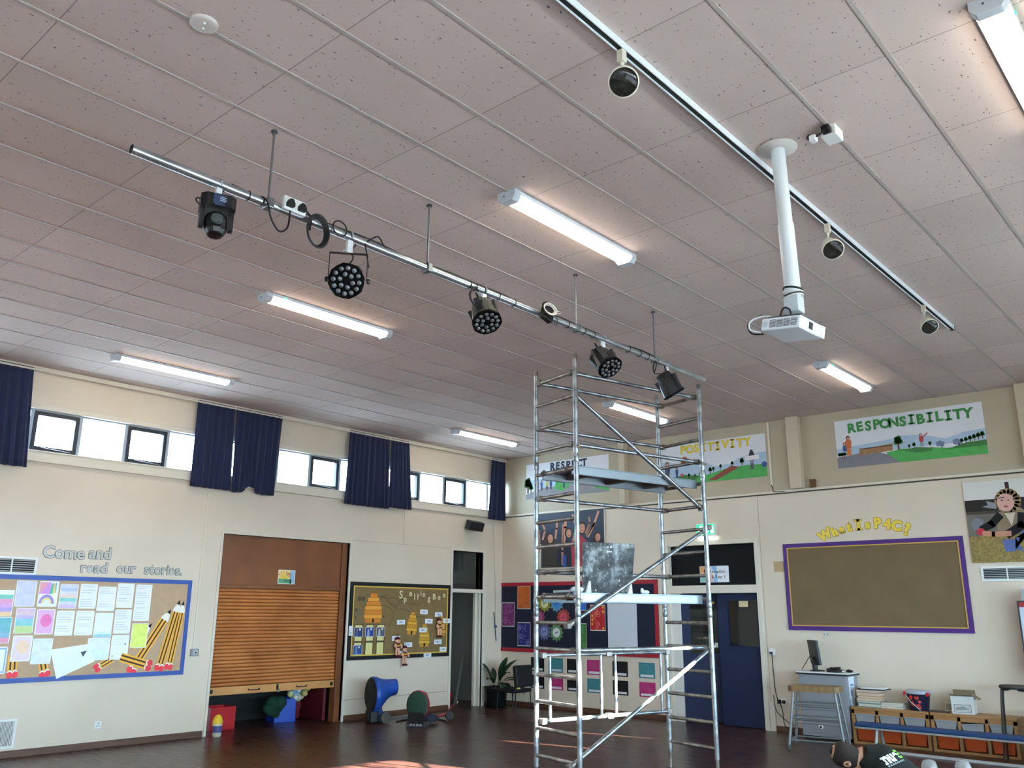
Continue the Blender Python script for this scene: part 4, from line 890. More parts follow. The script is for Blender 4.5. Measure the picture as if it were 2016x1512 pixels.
for r_, (z0, h_, seq) in enumerate(((.655, .26, 'ktkmkt'), (.345, .245, 'kmktkm'))):
    for i, ch in enumerate(seq):
        mb = MB(); w_ = .33; sheet(mb, w_, h_, mat(cols[ch][0], .5, noise=.05), .002); mb.rect(-w_ * .4, -h_ * .42, w_ * .4, -h_ * .27, .0025, mat('#d9d9dc', .5))
        if ch != 'k':
            for k in range(4): mb.rect(-w_ * .35, h_ * (.35 - k * .13), w_ * (.1 + .07 * k), h_ * (.37 - k * .13), .0024, mat(('#6aa4aa', '#d0689c')[ch == 'm'], .5))
        tag(mb.build('class_card', None, wf(ys[i], z0 + h_ / 2)), '%s card with a white caption strip, %s from the plant in the %s row' % (cols[ch][1], nth[i], ('upper', 'lower')[r_]), 'card', 'coloured cards below the navy board')

# exit sign, door sign
t = thing('exit_sign', 'lit green emergency exit sign above the blue double doors', 'sign', wf(7.27, 3.02)); MB().box(-.18, .18, 0, .215, 0, .09, WHITE).build('housing', t, bevel=.006)
mb = MB(); mb.box(-.165, .165, .03, .2, .09, .093, mat('#00b060', .4, emit=2.2)); PW = mat('#f2fff6', .4, emit=3.0)
mb.rect(-.11, .05, -.055, .175, .0935, PW); mb.poly([(-.15, .10), (-.12, .13), (-.12, .07)], .0935, PW)
mb.disc(.045, .165, .017, .0936, PW, n=12); mb.stroke([(.04, .14), (.02, .105), (.05, .085), (.035, .05)], .02, .0936, PW); mb.stroke([(.02, .105), (-.005, .075)], .016, .0936, PW); mb.stroke([(.0, .125), (.035, .14), (.075, .115)], .013, .0936, PW); mb.rect(.1, .05, .15, .175, .0935, PW)
mb.build('lit_panel', t); MB().box(-.17, .17, -.035, 0, .01, .08, mat('#f4fff8', .4, emit=2.0)).build('lower_diffuser', t)
mb = MB(); sheet(mb, .54, .27, mat('#dfe3ea', .4), .006)
mb.rect(-.265, .02, -.10, .13, .0065, mat('#dca06c')); mb.rect(-.265, -.03, -.10, .02, .0066, mat('#e0c078')); mb.rect(-.265, -.13, -.10, -.03, .0065, mat('#8fbcb4')); mb.poly([(-.2, .05), (-.16, .05), (-.18, .085)], .0068, BRN); mb.rect(-.188, .02, -.172, .05, .0068, BRN)
mb.poly([(-.03, -.13), (.06, -.13), (.05, .13), (-.06, .13), (.02, .0)], .0065, mat('#8eb4dc')); mb.rect(-.07, -.13, -.02, .0, .0066, mat('#e0b8b4'))
INKG = mat('#4a4f58', .6); put_text(mb, 'Reception', -.09, .02, .007, .073, INKG, .001); put_text(mb, '& Year 1', -.05, -.07, .007, .073, INKG, .001)
tag(mb.build('door_sign', None, wf(7.23, 2.395, -.07)), 'door sign reading Reception & Year 1 on the dark panel over the blue doors', 'sign')

# conduits, sockets by the doors
tag(MB().box(-.017, .017, 0, 1.06, 0, .02, CREAM).build('cable_conduit', None, wf(6.055, 3.78), bevel=.003), 'vertical cream cable trunking between the two painted banners on the right', 'conduit')
tag(MB().tube([(0, 0, .02), (.03, -.06, .02), (.05, -.12, .02), (.22, -.13, .015), (.26, -.15, .01)], .007, WIRE, 6).build('loose_cable', None, wf(6.07, 3.80)), 'short black cable looping from the trunking onto the ledge', 'cable')
tag(MB().box(-.04, .04, 0, .13, 0, .06, mat('#6a4a30', .6)).build('wood_block', None, wf(5.36, 3.69)), 'small brown block standing on the ledge beside the column', 'block')
so = thing('wall_socket', 'white wall socket beside the right hand door frame', 'socket', wf(6.25, 1.175)); MB().box(-.05, .05, -.05, .05, 0, .03, WHITE).build('plate', so, bevel=.004); MB().box(-.03, .02, -.035, 0, .03, .05, DGREY).build('plug', so, bevel=.003)
so = thing('wall_socket', 'pale double wall socket just below the purple board', 'socket', wf(5.365, 1.45)); MB().box(-.05, .05, -.035, .035, 0, .012, mat('#cfcdc4', .5)).build('plate', so, bevel=.003); MB().box(-.035, -.015, -.01, .015, .012, .016, GREY).box(.015, .035, -.01, .015, .012, .016, GREY).build('switches', so)
so = thing('wall_socket', 'low double wall socket with a black plug behind the stool', 'socket', wf(6.14, .44)); MB().box(-.075, .075, -.043, .043, 0, .02, WHITE).build('plate', so, bevel=.003); MB().box(-.06, -.01, -.03, .03, .02, .06, BLACK).build('plug', so, bevel=.005); MB().box(.012, .06, -.025, .025, .02, .05, BLACK).build('plug', so, bevel=.005)
tag(MB().tube([(0, 0, .03), (.01, -.3, .03), (.03, -.62, .03), (.12, -.82, .05), (.16, -1.05, .08), (.3, -1.15, .1)], .007, WIRE, 6).tube([(-.02, -.62, .03), (.02, -.85, .04), (.22, -1.0, .08), (.45, -1.08, .12)], .007, mat('#55585a', .5), 6).build('trailing_cable', None, wf(6.25, 1.155)), 'black cables trailing down the wall from the socket to the cabinet', 'cable')
# ------------------------------------------------------------------ ceiling things
def wc(x, y, off=0.0): return T(x, y, CE - off)
def fixture(x0, x1, y, label):
    L_ = x1 - x0; t = thing('strip_light', label, 'ceiling light', wc((x0 + x1) / 2, y), 'strip lights on the ceiling')
    BODY = mat('#d4dbe2', .4); h2 = L_ / 2
    MB().box(-h2 + .03, h2 - .03, -.085, .085, -.032, 0, BODY).build('body', t, bevel=.006)
    prof = [(-.08 + .16 * i / 12, -.032 - .052 * math.sin(PI * i / 12) ** .55) for i in range(13)]
    mb = MB(); n = len(prof); vs = [(-h2 + .07, y_, z_) for y_, z_ in prof] + [(h2 - .07, y_, z_) for y_, z_ in prof]
    mb.add(vs, [(i, i + 1, n + i + 1, n + i) for i in range(n - 1)], DIFF, True); mb.add(vs, [tuple(range(n)), tuple(range(2 * n - 1, n - 1, -1))], DIFF); mb.build('diffuser', t)
    for s in (-1, 1):
        pr = [(-.09, 0), (.09, 0), (.09, -.05), (.06, -.088), (-.06, -.088), (-.09, -.05)]
        mb = MB(); mb.prism([(a_, b_) for a_, b_ in pr], 0, .07, mat('#b9bec4', .45), basis((-h2 if s < 0 else h2 - .07, 0, 0), (0, 1, 0), (0, 0, 1), (1, 0, 0))); c = mb.build('end_cap', t, bevel=.005)
        MB().lathe([(.006, 0), (.006, .004)], DGREY, 8, T(s * h2, .02, -.04) @ RY(s * 90)).build('screw', c)
    return t
f0 = fixture(4.41, 6.06, 3.965, 'lit strip light nearest the projector, left of its pole')
fl_ = [(4.42, 6.08, 7.275, 'lit strip light behind the first round stage light'), (4.41, 6.07, 10.58, 'lit strip light nearest the navy curtain at the left edge'), (10.38, 12.06, 3.975, 'lit strip light under the projector, nearest the RESPONSIBILITY banner'), (10.38, 12.05, 10.52, 'lit strip light between the tower and the corner curtain'), (10.42, 12.08, 7.275, 'lit strip light seen through the top of the tower'), (4.43, 6.09, .66, 'lit strip light cut off by the upper right corner of the picture')]
fx = {}
for x0, x1, y, lab in fl_: fx[(round(x0), round(y))] = dup(f0, wc((x0 + x1) / 2, y), lab)
for key in ((4, 7), (10, 4), (4, 1)):
    MB().box(-.62, -.60, -.092, -.084, -.03, -.02, mat('#20d080', .4, emit=4)).build('indicator_lamp', fx[key])
t = thing('smoke_detector', 'round pale ceiling detector base at the upper left', 'detector', wc(1.89, 3.93)); MB().lathe([(.075, 0), (.075, -.012), (.06, -.02), (.001, -.02)], mat('#c9bfb8', .5), 28).build('base', t); mb = MB()
for a_ in (.02, -.025): mb.ball((a_ * .4, a_, -.02), .008, WHITE, 8)
mb.build('screws', t)
# lighting track with three spots
t = thing('lighting_track', 'long white lighting track with a dark slot along the ceiling', 'track', wc(2.0, 2.31)); TW = mat('#dfe6ea', .35)
mb = MB(); mb.box(-8, 8, -.024, -.018, -.045, 0, TW); mb.box(-8, 8, .018, .024, -.045, 0, TW); mb.box(-8, 8, -.018, .018, -.012, 0, TW); mb.build('channel', t)
MB().box(-7.99, 7.99, -.018, .018, -.034, -.012, mat('#1e211f', .8)).build('slot', t); MB().box(7.99, 8.02, -.026, .026, -.046, 0, DGREY).build('end_stop', t)
def spot(x, label, yw=0):
    t = thing('track_spotlight', label, 'spotlight', T(x, 2.31, CE - .045) @ RZ(yw), 'cream spotlights on the ceiling track'); CR = mat('#cfc8b8', .45)
    MB().box(-.022, .022, -.02, .02, -.075, 0, CR).build('adaptor', t, bevel=.004)
    st = MB().lathe([(.009, -.075), (.014, -.085), (.009, -.095), (.009, -.125), (.017, -.13), (.017, -.15), (.008, -.155)], CR, 14).build('stem', t)
    A = aim((0, 0, -.17), (-.56, -.42, -.70))
    MB().lathe([(.03, .015), (.052, .0), (.056, -.035), (.05, -.05), (.066, -.075), (.084, -.105), (.086, -.135), (.078, -.135)], CR, 28, A, cap=False).build('shade', t)
    MB().lathe([(.078, -.128), (.06, -.10), (.035, -.06), (.018, -.05), (.001, -.05)], mat('#56544f', .18, .8), 28, A).ball(tuple(A @ Vector((0, 0, -.085))), .022, mat('#b9b4a6', .3), 12).build('reflector', t)
    MB().lathe([(.076, -.128), (.06, -.138), (.035, -.146), (.001, -.149)], GLASS, 28, A, cap=False).build('lens', t)
    return t
s0 = spot(3.53, 'cream track spotlight nearest the camera, at the top of the picture'); dup(s0, T(6.465, 2.31, CE - .045), 'cream track spotlight right of the projector pole'); dup(s0, T(8.96, 2.31, CE - .045), 'cream track spotlight at the far end of the track')
# projector on its pole
t = thing('projector', 'white projector hanging on a ceiling pole with cables wound around it', 'projector', T(5.16, 2.13, CE)); PXY = (5.16, 2.13)
MB().lathe([(.001, -.001), (.13, -.001), (.13, -.012), (.05, -.02)], mat('#c2bdb8', .5), 32).build('ceiling_plate', t)
L0 = Vector((0, 0, -.01)); L1 = Vector((.06, .0, -1.08))
mb = MB(); mb.tube([L0, L0.lerp(L1, .52)], .047, mat('#d3d8da', .3), 24); mb.tube([L0.lerp(L1, .52), L1], .053, mat('#d3d8da', .3), 24); mb.build('pole', t)
mb = MB(); rnd = random.Random(3)
for i in range(4): z = -1.02 - i * .02; mb.tube([(.06 + .06 * math.cos(a_ * PI / 8), .06 * math.sin(a_ * PI / 8), z + .012 * math.sin(a_ * PI / 8 + i)) for a_ in range(16)], .007, (WIRE, mat('#cfcfc8', .5))[i % 2], 6, closed=True)
mb.build('cable_winding', t)
MB().box(.01, .11, -.05, .05, -1.19, -1.07, mat('#b9bdc0', .35)).build('bracket', t, bevel=.005)
PM = T(-PXY[0], -PXY[1], -CE) @ Matrix.Translation((5.056, 2.04, 3.51)) @ RZ(-99.6) @ RY(8.9) @ RX(-5.0)
PW_ = mat('#dfe4e8', .35); mb = MB(); mb.box(-.292, 0, 0, .276, 0, .085, PW_, PM); body = mb.build('body', t, bevel=.012, bseg=3)
MB().box(-.27, -.02, .03, .25, .085, .105, mat('#4a4d50', .6), PM).build('mount_plate', t, bevel=.004)
mb = MB()
for i in range(4): mb.box(-.225 + i * .052, -.18 + i * .052, -.003, .001, .018, .068, DGREY, PM)
for i in range(4):
    for j in range(6): mb.box(-.225 + i * .052, -.18 + i * .052, -.005, -.002, .021 + j * .008, .024 + j * .008, PW_, PM)
mb.build('vent', body); MB().lathe([(.022, 0), (.022, .003)], mat('#c3c8cc', .5), 20, PM @ T(-.262, -.001, .045) @ RX(90)).build('speaker_grille', body)
mb = MB(); mb.box(-.002, .004, .10, .14, .02, .066, BLACK, PM); mb.build('port', body); MB().box(-.003, .008, .235, .275, .0, .08, mat('#f0f3f5', .3), PM).build('lens_surround', body, bevel=.003)
mb = MB(); P_ = lambda x, y, z: tuple(PM @ Vector((x, y, z)))
mb.tube([P_(-.2, .1, .1), P_(-.3, .05, .12), P_(-.36, -.02, .07), P_(-.36, -.02, .01), P_(-.30, .02, -.005)], .006, mat('#cfcfc8', .5), 8); mb.tube([P_(-.2, .12, .1), P_(-.32, .06, .13), P_(-.385, -.01, .06), P_(-.36, 0, -.01), P_(-.29, .04, -.01)], .006, WIRE, 8)
mb.tube([P_(-.2, .06, .1), P_(-.17, .05, .16), P_(-.13, .06, .15), P_(-.12, .08, .1)], .006, WIRE, 8); mb.build('cables', t)
# power box beside it
t = thing('ceiling_power_box', 'small white socket box with a black plug on the ceiling beside the pole', 'socket', T(5.17, 1.76, CE)); MB().box(-.07, .07, -.05, .05, -.075, 0, WHITE).build('box', t, bevel=.006)
MB().box(-.125, -.07, -.03, .03, -.07, -.02, BLACK).build('plug', t, bevel=.012); mb = MB(); mb.tube([(-.11, 0, -.06), (-.15, .04, -.10), (-.13, .11, -.09), (-.06, .13, -.02), (0, .12, -.01)], .006, WIRE, 8); mb.build('lead', t); MB().box(-.17, -.12, .05, .09, -.13, -.09, mat('#d9dde0', .4)).build('cable_end', t, bevel=.004)

# ------------------------------------------------------------------ stage lighting bar
BY, BZ = 4.58, 4.32
t = thing('lighting_bar', 'long silver lighting bar hung below the ceiling on thin rods', 'lighting bar', T(5.17, BY, BZ))
MB().tube([(-3.31, 0, 0), (-.0, 0, 0), (3.31, 0, 0)], .029, M_STEEL, 20, cap=False).tube([(-3.31, 0, 0), (-3.305, 0, 0)], .0285, BLACKM, 20).build('bar', t)
for x in (2.77, 4.19, 6.09, 7.45):
    r_ = MB().tube([(x - 5.17, 0, .03), (x - 5.17, 0, CE - BZ)], .0085, mat('#8a8c8e', .35, .8), 10).build('hanging_rod', t)
    MB().box(x - 5.17 - .025, x - 5.17 + .025, -.04, .04, -.036, .036, mat('#7c8184', .35, .8)).build('clamp', r_, bevel=.008); MB().lathe([(.022, 0), (.022, -.012)], DGREY, 14, T(x - 5.17, 0, CE - BZ)).build('ceiling_fixing', r_)
def clamp_hook(mb, m):
    mb.tube([(.0, .034 * math.cos(a_), .034 * math.sin(a_)) for a_ in [R(q) for q in range(-60, 215, 15)]], .008, m, 8)
    mb.box(-.022, .022, -.012, .012, -.125, -.028, mat('#d3d6d6', .4)); mb.tube([(0, .03, -.09), (0, .06, -.09)], .008, CHROME, 8); return mb
def moving_head():
    t = thing('moving_head_light', 'black moving head stage light with a small display, at the left end of the bar', 'stage light', T(2.42, BY, BZ) @ Matrix.Diagonal((.8, .8, .8, 1)))
    clamp_hook(MB(), GREY).build('clamp', t); MB().box(-.06, .06, -.02, .02, -.14, -.125, BLACK).build('mounting_plate', t)
    Q = RZ(-22); BK = mat('#16171a', .35)
    b = MB().prism([(-.13, -.08), (-.09, -.12), (.09, -.12), (.13, -.08), (.13, .08), (.09, .12), (-.09, .12), (-.13, .08)], -.235, -.135, BK, Q).build('base', t, bevel=.008)
    d = MB().prism([(-.075, -.035), (-.055, -.05), (.055, -.05), (.075, -.035), (.075, .04), (-.075, .04)], .12, .126, mat('#27364e', .3), T(0, 0, -.185) @ Q @ RZ(12) @ RX(90)).build('display_panel', b)
    mb = MB()
    for i in range(3): mb.box(-.025, .025, -.012 + i * .014, -.004 + i * .014, .126, .128, mat('#8d98a8', .3), T(0, 0, -.185) @ Q @ RZ(12) @ RX(90))
    mb.build('screen', d)
    for s in (-1, 1): MB().prism([(-.045, -.235), (.045, -.235), (.04, -.36), (.02, -.39), (-.02, -.39), (-.04, -.36)], .09, .125, BK, Q @ basis((0, 0, 0), (0, 1, 0), (0, 0, 1), (1, 0, 0)) @ (Matrix.Scale(-1, 4, (0, 0, 1)) if 0 else T(0, 0, 0 if s > 0 else -.215))).build('yoke_arm', t, bevel=.008)
    A = T(0, 0, -.335) @ Q @ RX(-12)
    h = MB().lathe([(.001, .085), (.06, .08), (.085, .05), (.088, -.02), (.08, -.075), (.062, -.105), (.055, -.11)], BK, 10, A, smooth=False).build('head', t, bevel=.004)
    mb = MB(); mb.lathe([(.05, .0), (.05, .008), (.044, .01)], mat('#2f3234', .5), 20, A @ T(-.0, -.083, -.01) @ RX(90))
    for i in range(6): mb.box(-.038, .038, -.028 + i * .011, -.024 + i * .011, .008, .012, mat('#55595c', .5), A @ T(0, -.083, -.01) @ RX(90))
    mb.build('fan_grille', h); MB().lathe([(.05, -.112), (.03, -.118), (.001, -.12)], GLASS, 16, A).build('lens', h)
    MB().tube([(-.12, .03, -.16), (-.17, .0, -.18), (-.18, -.02, -.22), (-.13, -.03, -.25)], .006, WIRE, 8).build('loop_cable', t)
    MB().tube([(.03, 0, -.135), (.05, .01, -.09), (.035, .02, -.05), (.06, .0, -.02)], .006, WIRE, 8).build('power_lead', t)
moving_head()
def par(x, label, pz, d, rl=0, bodycol='#1b1c1e', tilt_yoke=0, R_=.118, L_=.26, hook=True, yw=0, mirror_panel=None):
    t = thing('par_can_light', label, 'stage light', T(x, BY, BZ), 'round black stage lights on the bar')
    clamp_hook(MB(), GREY).build('clamp', t)
    pz = pz - BZ; Y = T(0, 0, 0) @ RZ(yw); yb = MB(); YK = mat('#241c1a', .5)
    Wd = R_ + .014
    for sgn in (-1, 1): yb.box(sgn * Wd - .003, sgn * Wd + .003, -.014, .014, pz, -.125, YK, Y)
    yb.box(-Wd, Wd, -.014, .014, -.131, -.125, YK, Y); y_ = yb.build('yoke', t, bevel=.002)
    for sgn in (-1, 1): MB().lathe([(.02, 0), (.02, .018), (.012, .02)], BLACK, 10, T(0, 0, pz) @ Y @ T(sgn * (Wd + .003), 0, 0) @ RY(90 * sgn)).build('knob', y_)
    A = aim((0, 0, pz), d, rl); BC = mat(bodycol, .35)
    prof = [(.045, .12), (.075, .11), (.095, .03), (.108, -.06), (R_ - .004, -.11), (R_, -.13)]
    b = MB().lathe(prof, BC, 16, A, smooth=False).build('can', t, bevel=.003)
    mb = MB()
    for i in range(4): mb.box(-.026, .026, .088, .118, -.13, .07, mat('#2a2b2d', .45), A @ RZ(45 + 90 * i) @ RX(-6))
    mb.build('side_panels', b, bevel=.004)
    oct_ = [((R_ + .008) * (1.0 if i % 2 else .965) * math.cos(2 * PI * i / 16 + .2), (R_ + .008) * (1.0 if i % 2 else .965) * math.sin(2 * PI * i / 16 + .2)) for i in range(16)]
    f = MB().prism(oct_, -.145, -.125, mat('#070708', .85, spec=.1), A).build('front_ring', t, bevel=.003)
    LN = mat('#6c6e70', .18, .3); 
    for i in range(18):
        if i < 12: a_, rr = i * 2 * PI / 12 + .1, .088
        else: a_, rr = (i - 12) * 2 * PI / 6 + .3, .045
        MB().lathe([(.0165, 0), (.0165, -.006), (.010, -.010), (.001, -.0115)], LN, 12, A @ T(rr * math.cos(a_), rr * math.sin(a_), -.145)).build('lens', f)
    MB().tube([tuple(A @ Vector((.03, .03, .12))), tuple(A @ Vector((.05, .05, .17))), (.05, .02, -.15), (.04, .03, -.09), (.07, .02, -.03)], .006, WIRE, 8).build('power_lead', t)
    return t
RI = Vector((.66, -.75, 0))
def cdir(x, z): return (CAM - Vector((x, BY, z))).normalized()
dn = Vector((0, 0, -1))
par(3.44, 'round black stage light facing the camera with all its lenses in view', 3.99, cdir(3.44, 3.99) + RI * -.05 + dn * .02, yw=-40)
par(4.83, 'olive-sheened black stage light tilted down, third from the left on the bar', 4.14, cdir(4.85, 4.1) * .62 + dn * .78 + RI * .25, bodycol='#4a4a40', yw=35)
par(6.52, 'black stage light tilted down and to the right just above the tower', 4.12, cdir(6.5, 4.1) * .55 + dn * .68 + RI * .48, yw=-20)
par(7.69, 'black stage light at the right end of the bar, its front turned away', 4.12, cdir(7.7, 4.1) * -.12 + dn * .78 + RI * .42, yw=30)
# sockets and cables on the bar
t = thing('bar_socket', 'white double socket with two black plugs fixed to the bar', 'socket', T(2.93, BY - .04, BZ)); MB().box(-.085, .085, -.03, 0, -.02, .075, WHITE).build('plate', t, bevel=.005)
for x in (-.045, .045):
    MB().prism([(-.026, -.022), (.026, -.022), (.026, .005), (.012, .03), (-.012, .03), (-.026, .005)], .03, .06, BLACK, T(x, 0, .02) @ RX(90)).build('plug', t, bevel=.004)
mb = MB(); xs = [2.5 + i * .1 for i in range(52)]
mb.tube([(x - 5.17, .012 * math.sin(x * 5), .034 + .005 * math.sin(x * 9)) for x in xs], .006, WIRE, 6)
for x in (2.62, 2.72, 4.65, 4.72, 4.82, 5.0, 5.2, 5.95, 6.2, 6.35, 6.95, 7.15, 7.3):
    mb.tube([(x - 5.17, .032 * math.cos(q * PI / 8), .032 * math.sin(q * PI / 8)) for q in range(16)], .0035, WIRE, 5, closed=True)
tag(mb.build('taped_cable', None, T(5.17, BY, BZ)), 'black cable tied along the top of the lighting bar', 'cable')
mb = MB(); mb.tube([(-.26, .02, .03), (-.2, -.04, -.0), (-.16, -.05, -.12), (-.1, -.06, -.19), (-.04, -.06, -.14), (-.03, -.06, -.02)], .0065, WIRE, 8); tag(mb.build('drooping_lead', None, T(2.93, BY, BZ)), 'black lead drooping from the left plug of the bar socket', 'cable')
mb = MB()
for i in range(4): mb.tube([((.07 + .006 * i) * math.cos(q * PI / 10), -.05 - .008 * i, -.09 + (.10 + .006 * i) * math.sin(q * PI / 10)) for q in range(20)], .0075, WIRE, 8, closed=True)
mb.tube([(-.09, -.05, .03), (-.05, -.06, .0), (-.06, -.06, -.1)], .0075, WIRE, 8); tag(mb.build('coiled_cable', None, T(3.12, BY, BZ)), 'thick black coil of cable hanging right of the bar socket', 'cable')
mb = MB(); mb.tube([(0.06 * math.cos(q * PI / 9) + .02, -.04, .01 + .055 * math.sin(q * PI / 9)) for q in range(18)], .0055, WIRE, 8, closed=True); tag(mb.build('cable_loop', None, T(3.3, BY, BZ)), 'thin black loop of cable over the bar, right of the thick coil', 'cable')
mb = MB(); mb.tube([(-.02, -.02, -.02), (-.1, -.05, -.03), (-.15, -.05, -.1), (-.12, -.05, -.16), (-.03, -.04, -.19)], .007, WIRE, 8); mb.tube([(-.02, -.02, -.03), (-.1, -.045, -.045), (-.135, -.045, -.1), (-.11, -.045, -.15), (-.03, -.04, -.18)], .007, WIRE, 8); tag(mb.build('drooping_lead', None, T(4.76, BY, BZ)), 'double black lead bowing out beside the olive-sheened stage light', 'cable')
mb = MB(); mb.tube([(-.02, -.02, -.02), (-.1, -.04, -.10), (-.08, -.04, -.17), (.04, -.04, -.15), (.12, -.03, -.16), (.18, 0, -.24)], .0055, WIRE, 8); mb.tube([(.0, -.02, -.02), (-.05, -.04, -.11), (-.08, -.04, -.16)], .0055, WIRE, 8); tag(mb.build('drooping_lead', None, T(7.45, BY, BZ)), 'thin black lead looping down to the last stage light on the bar', 'cable')
mb = MB(); mb.tube([(-.03, -.03, -.0), (.05, -.05, .06), (.13, -.03, .02), (.22, 0, .035)], .006, WIRE, 8); mb.tube([(-.04, -.02, -.01), (-.03, -.04, -.12), (-.01, -.04, -.2)], .005, WIRE, 8); tag(mb.build('drooping_lead', None, T(3.6, BY, BZ)), 'black lead arching off the bar beside the round camera-facing light', 'cable')
t = thing('cable_box', 'black junction box wrapped in pale cable loops on the bar', 'junction box', T(5.58, BY - .07, BZ - .0)); MB().box(-.06, .06, -.03, .03, -.08, .08, BLACK, RY(16)).build('box', t, bevel=.006); mb = MB()
for i in range(3): mb.tube([(-.03 + (.07 + .01 * i) * math.cos(q * PI / 9), -.045 - .006 * i, .01 + (.035 + .008 * i) * math.sin(q * PI / 9)) for q in range(18)], .005, mat('#b9b6ae', .5), 6, closed=True)
mb.tube([(.05, 0, .02), (.12, -.02, .04), (.16, -.02, .03), (.12, 0, .02)], .004, mat('#b9b6ae', .5), 6); mb.tube([(.05, -.01, -.03), (.09, -.02, -.1), (.11, -.02, -.04), (.08, 0, .0)], .004, WIRE, 6); mb.build('cable_loops', t)
# ------------------------------------------------------------------ scaffold tower
TW0 = T(7.745, 5.235, 0) @ RZ(-14.18)
t = thing('scaffold_tower', 'tall aluminium scaffold tower standing on the hall floor under the lighting bar', 'scaffold tower', TW0)
HX, HY, ZT = .903, .34, 4.152
def rz_(k): return ZT - .25 * k
PO = {'A': (-HX, HY), 'B': (-HX, -HY), 'C': (HX, HY), 'D': (HX, -HY)}
TILT = (-.0025, .0042)
def P(n, z, dx=0, dy=0): return (PO[n][0] + dx, PO[n][1] + dy, z)
for n in 'ABCD':
    top = {'A': 4.25, 'B': 4.28, 'C': 4.25, 'D': 4.24}[n]
    mb = MB(); mb.tube([P(n, .30), P(n, top)], .0255, M_ALU, 18)
    for zj in (1.80, 3.30): mb.lathe([(.0256, -.09), (.029, -.085), (.029, -.02), (.0265, -.015), (.0265, .015), (.029, .02), (.029, .085), (.0256, .09)], M_ALU, 18, T(*P(n, zj)), cap=False)
    po = mb.build('post', t)
    MB().lathe([(.022, 0), (.022, .05), (.019, .055)], M_RUNG, 14, T(*P(n, top))).build('spigot', po)
    for zj in (1.86, 3.36):
        MB().tube([P(n, zj, .0, -.03), P(n, zj, .02, -.04), P(n, zj + .015, .03, -.02), P(n, zj + .005, .0, .028)], .004, mat('#b59a3a', .4, .6), 6).build('locking_clip', po)
    ca = MB().tube([P(n, .12), P(n, .34)], .019, M_RUNG, 14).box(PO[n][0] - .03, PO[n][0] + .03, PO[n][1] - .03, PO[n][1] + .03, .10, .135, DGREY).build('caster', t)
    MB().lathe([(.065, -.018), (.065, .018)], BLACK, 20, T(PO[n][0] + .02, PO[n][1], .065) @ RX(90)).build('wheel', ca)
    MB().box(PO[n][0] - .02, PO[n][0] + .05, PO[n][1] - .03, PO[n][1] - .022, .05, .125, DGREY).box(PO[n][0] - .02, PO[n][0] + .05, PO[n][1] + .022, PO[n][1] + .03, .05, .125, DGREY).build('fork', ca)
for a_, b_ in (('A', 'B'), ('C', 'D')):
    for k in range(16): MB().tube([P(a_, rz_(k)), P(b_, rz_(k))], .019, M_RUNG, 14).build('rung', t)
def brace(n0, k0, n1, k1, ins, r_=.021, m=M_ALU):
    p0, p1 = Vector(P(n0, rz_(k0))), Vector(P(n1, rz_(k1))); off = Vector((0, ins, 0)); p0 = p0 + off + Vector((.05, 0, 0)); p1 = p1 + off - Vector((.05, 0, 0))
    b = MB().tube([p0, p1], r_, m, 14).build('brace', t); d = (p1 - p0).normalized()
    for q, s in ((p0, -1), (p1, 1)):
        mb = MB(); mb.tube([q - d * s * .02, q + d * s * .045], .028, M_RUNG, 12); mb.cbox(q + d * s * .05 , (.05, .06, .055), mat('#6a655e', .5, .5)); mb.build('brace_hook', b, bevel=.006)
I_ = .07
brace('A', 0, 'C', 0, -I_); brace('B', 0, 'D', 0, I_); brace('A', 2, 'C', 2, -I_); brace('B', 3, 'D', 3, I_); brace('B', 1, 'D', 5, I_ * .6); brace('A', 5, 'C', 5, -I_); brace('A', 8, 'C', 8, -I_); brace('D', 6, 'B', 10, I_ * .6); brace('B', 11, 'D', 11, I_); brace('D', 11, 'B', 15, I_ * .6)
def platform(z, name):
    DKW_ = wood_mat('weathered_plywood', '#1f1c1a', '#332e2a', (2, 10, 10)); p_ = MB().box(-HX + .03, HX - .03, -.245, .245, z + .022, z + .034, DKW_).build(name, t)
    for s in (-1, 1):
        mb = MB(); mb.box(-HX + .02, HX - .02, s * .25 - .012, s * .25 + .012, z - .045, z + .03, mat('#8f999f', .4, .7)); mb.box(-HX + .02, HX - .02, s * .25 - .018, s * .25 + .018, z + .03, z + .04, mat('#8f999f', .4, .7)); mb.box(-HX + .02, HX - .02, s * .25 - .014, s * .25 + .014, z - .052, z - .045, mat('#8f999f', .4, .7)); mb.build('side_rail', p_, bevel=.002)
    for x in (-.55, 0, .55): MB().box(x - .03, x + .03, -.24, .24, z - .03, z + .022, mat('#55504b', .6, .3)).build('cross_member', p_)
    for sx_ in (-1, 1):
        for sy_ in (-1, 1): MB().tube([(sx_ * (HX - .05), sy_ * .2, z + .01), (sx_ * HX, sy_ * .2, z + .03), (sx_ * (HX + .03), sy_ * .2, z + .0)], .016, M_RUNG, 10).build('hook', p_)
platform(rz_(4), 'platform'); platform(rz_(9), 'platform')
# folding guard frame on the far side
mb = MB(); y_ = HY - .0
for z in (1.335, .715): mb.tube([(-HX + .04, y_ - .05, z), (HX - .04, y_ - .05, z)], .02, M_ALU, 14)
g_ = mb.build('guard_frame', t)
for x in (-.77, -.10, .10, .76): MB().tube([(x, y_ - .05, .72), (x, y_ - .05, 1.33)], .016, M_ALU, 12).build('upright', g_)
for z in (1.335, .715):
    MB().box(-.04, .04, y_ - .085, y_ - .015, z - .028, z + .028, M_RUNG).build('hinge', g_, bevel=.008)
    for s in (-1, 1): MB().box(s * (HX - .05) - .03, s * (HX - .05) + .03, y_ - .08, y_ - .02, z - .03, z + .03, M_RUNG).build('end_clamp', g_, bevel=.006)
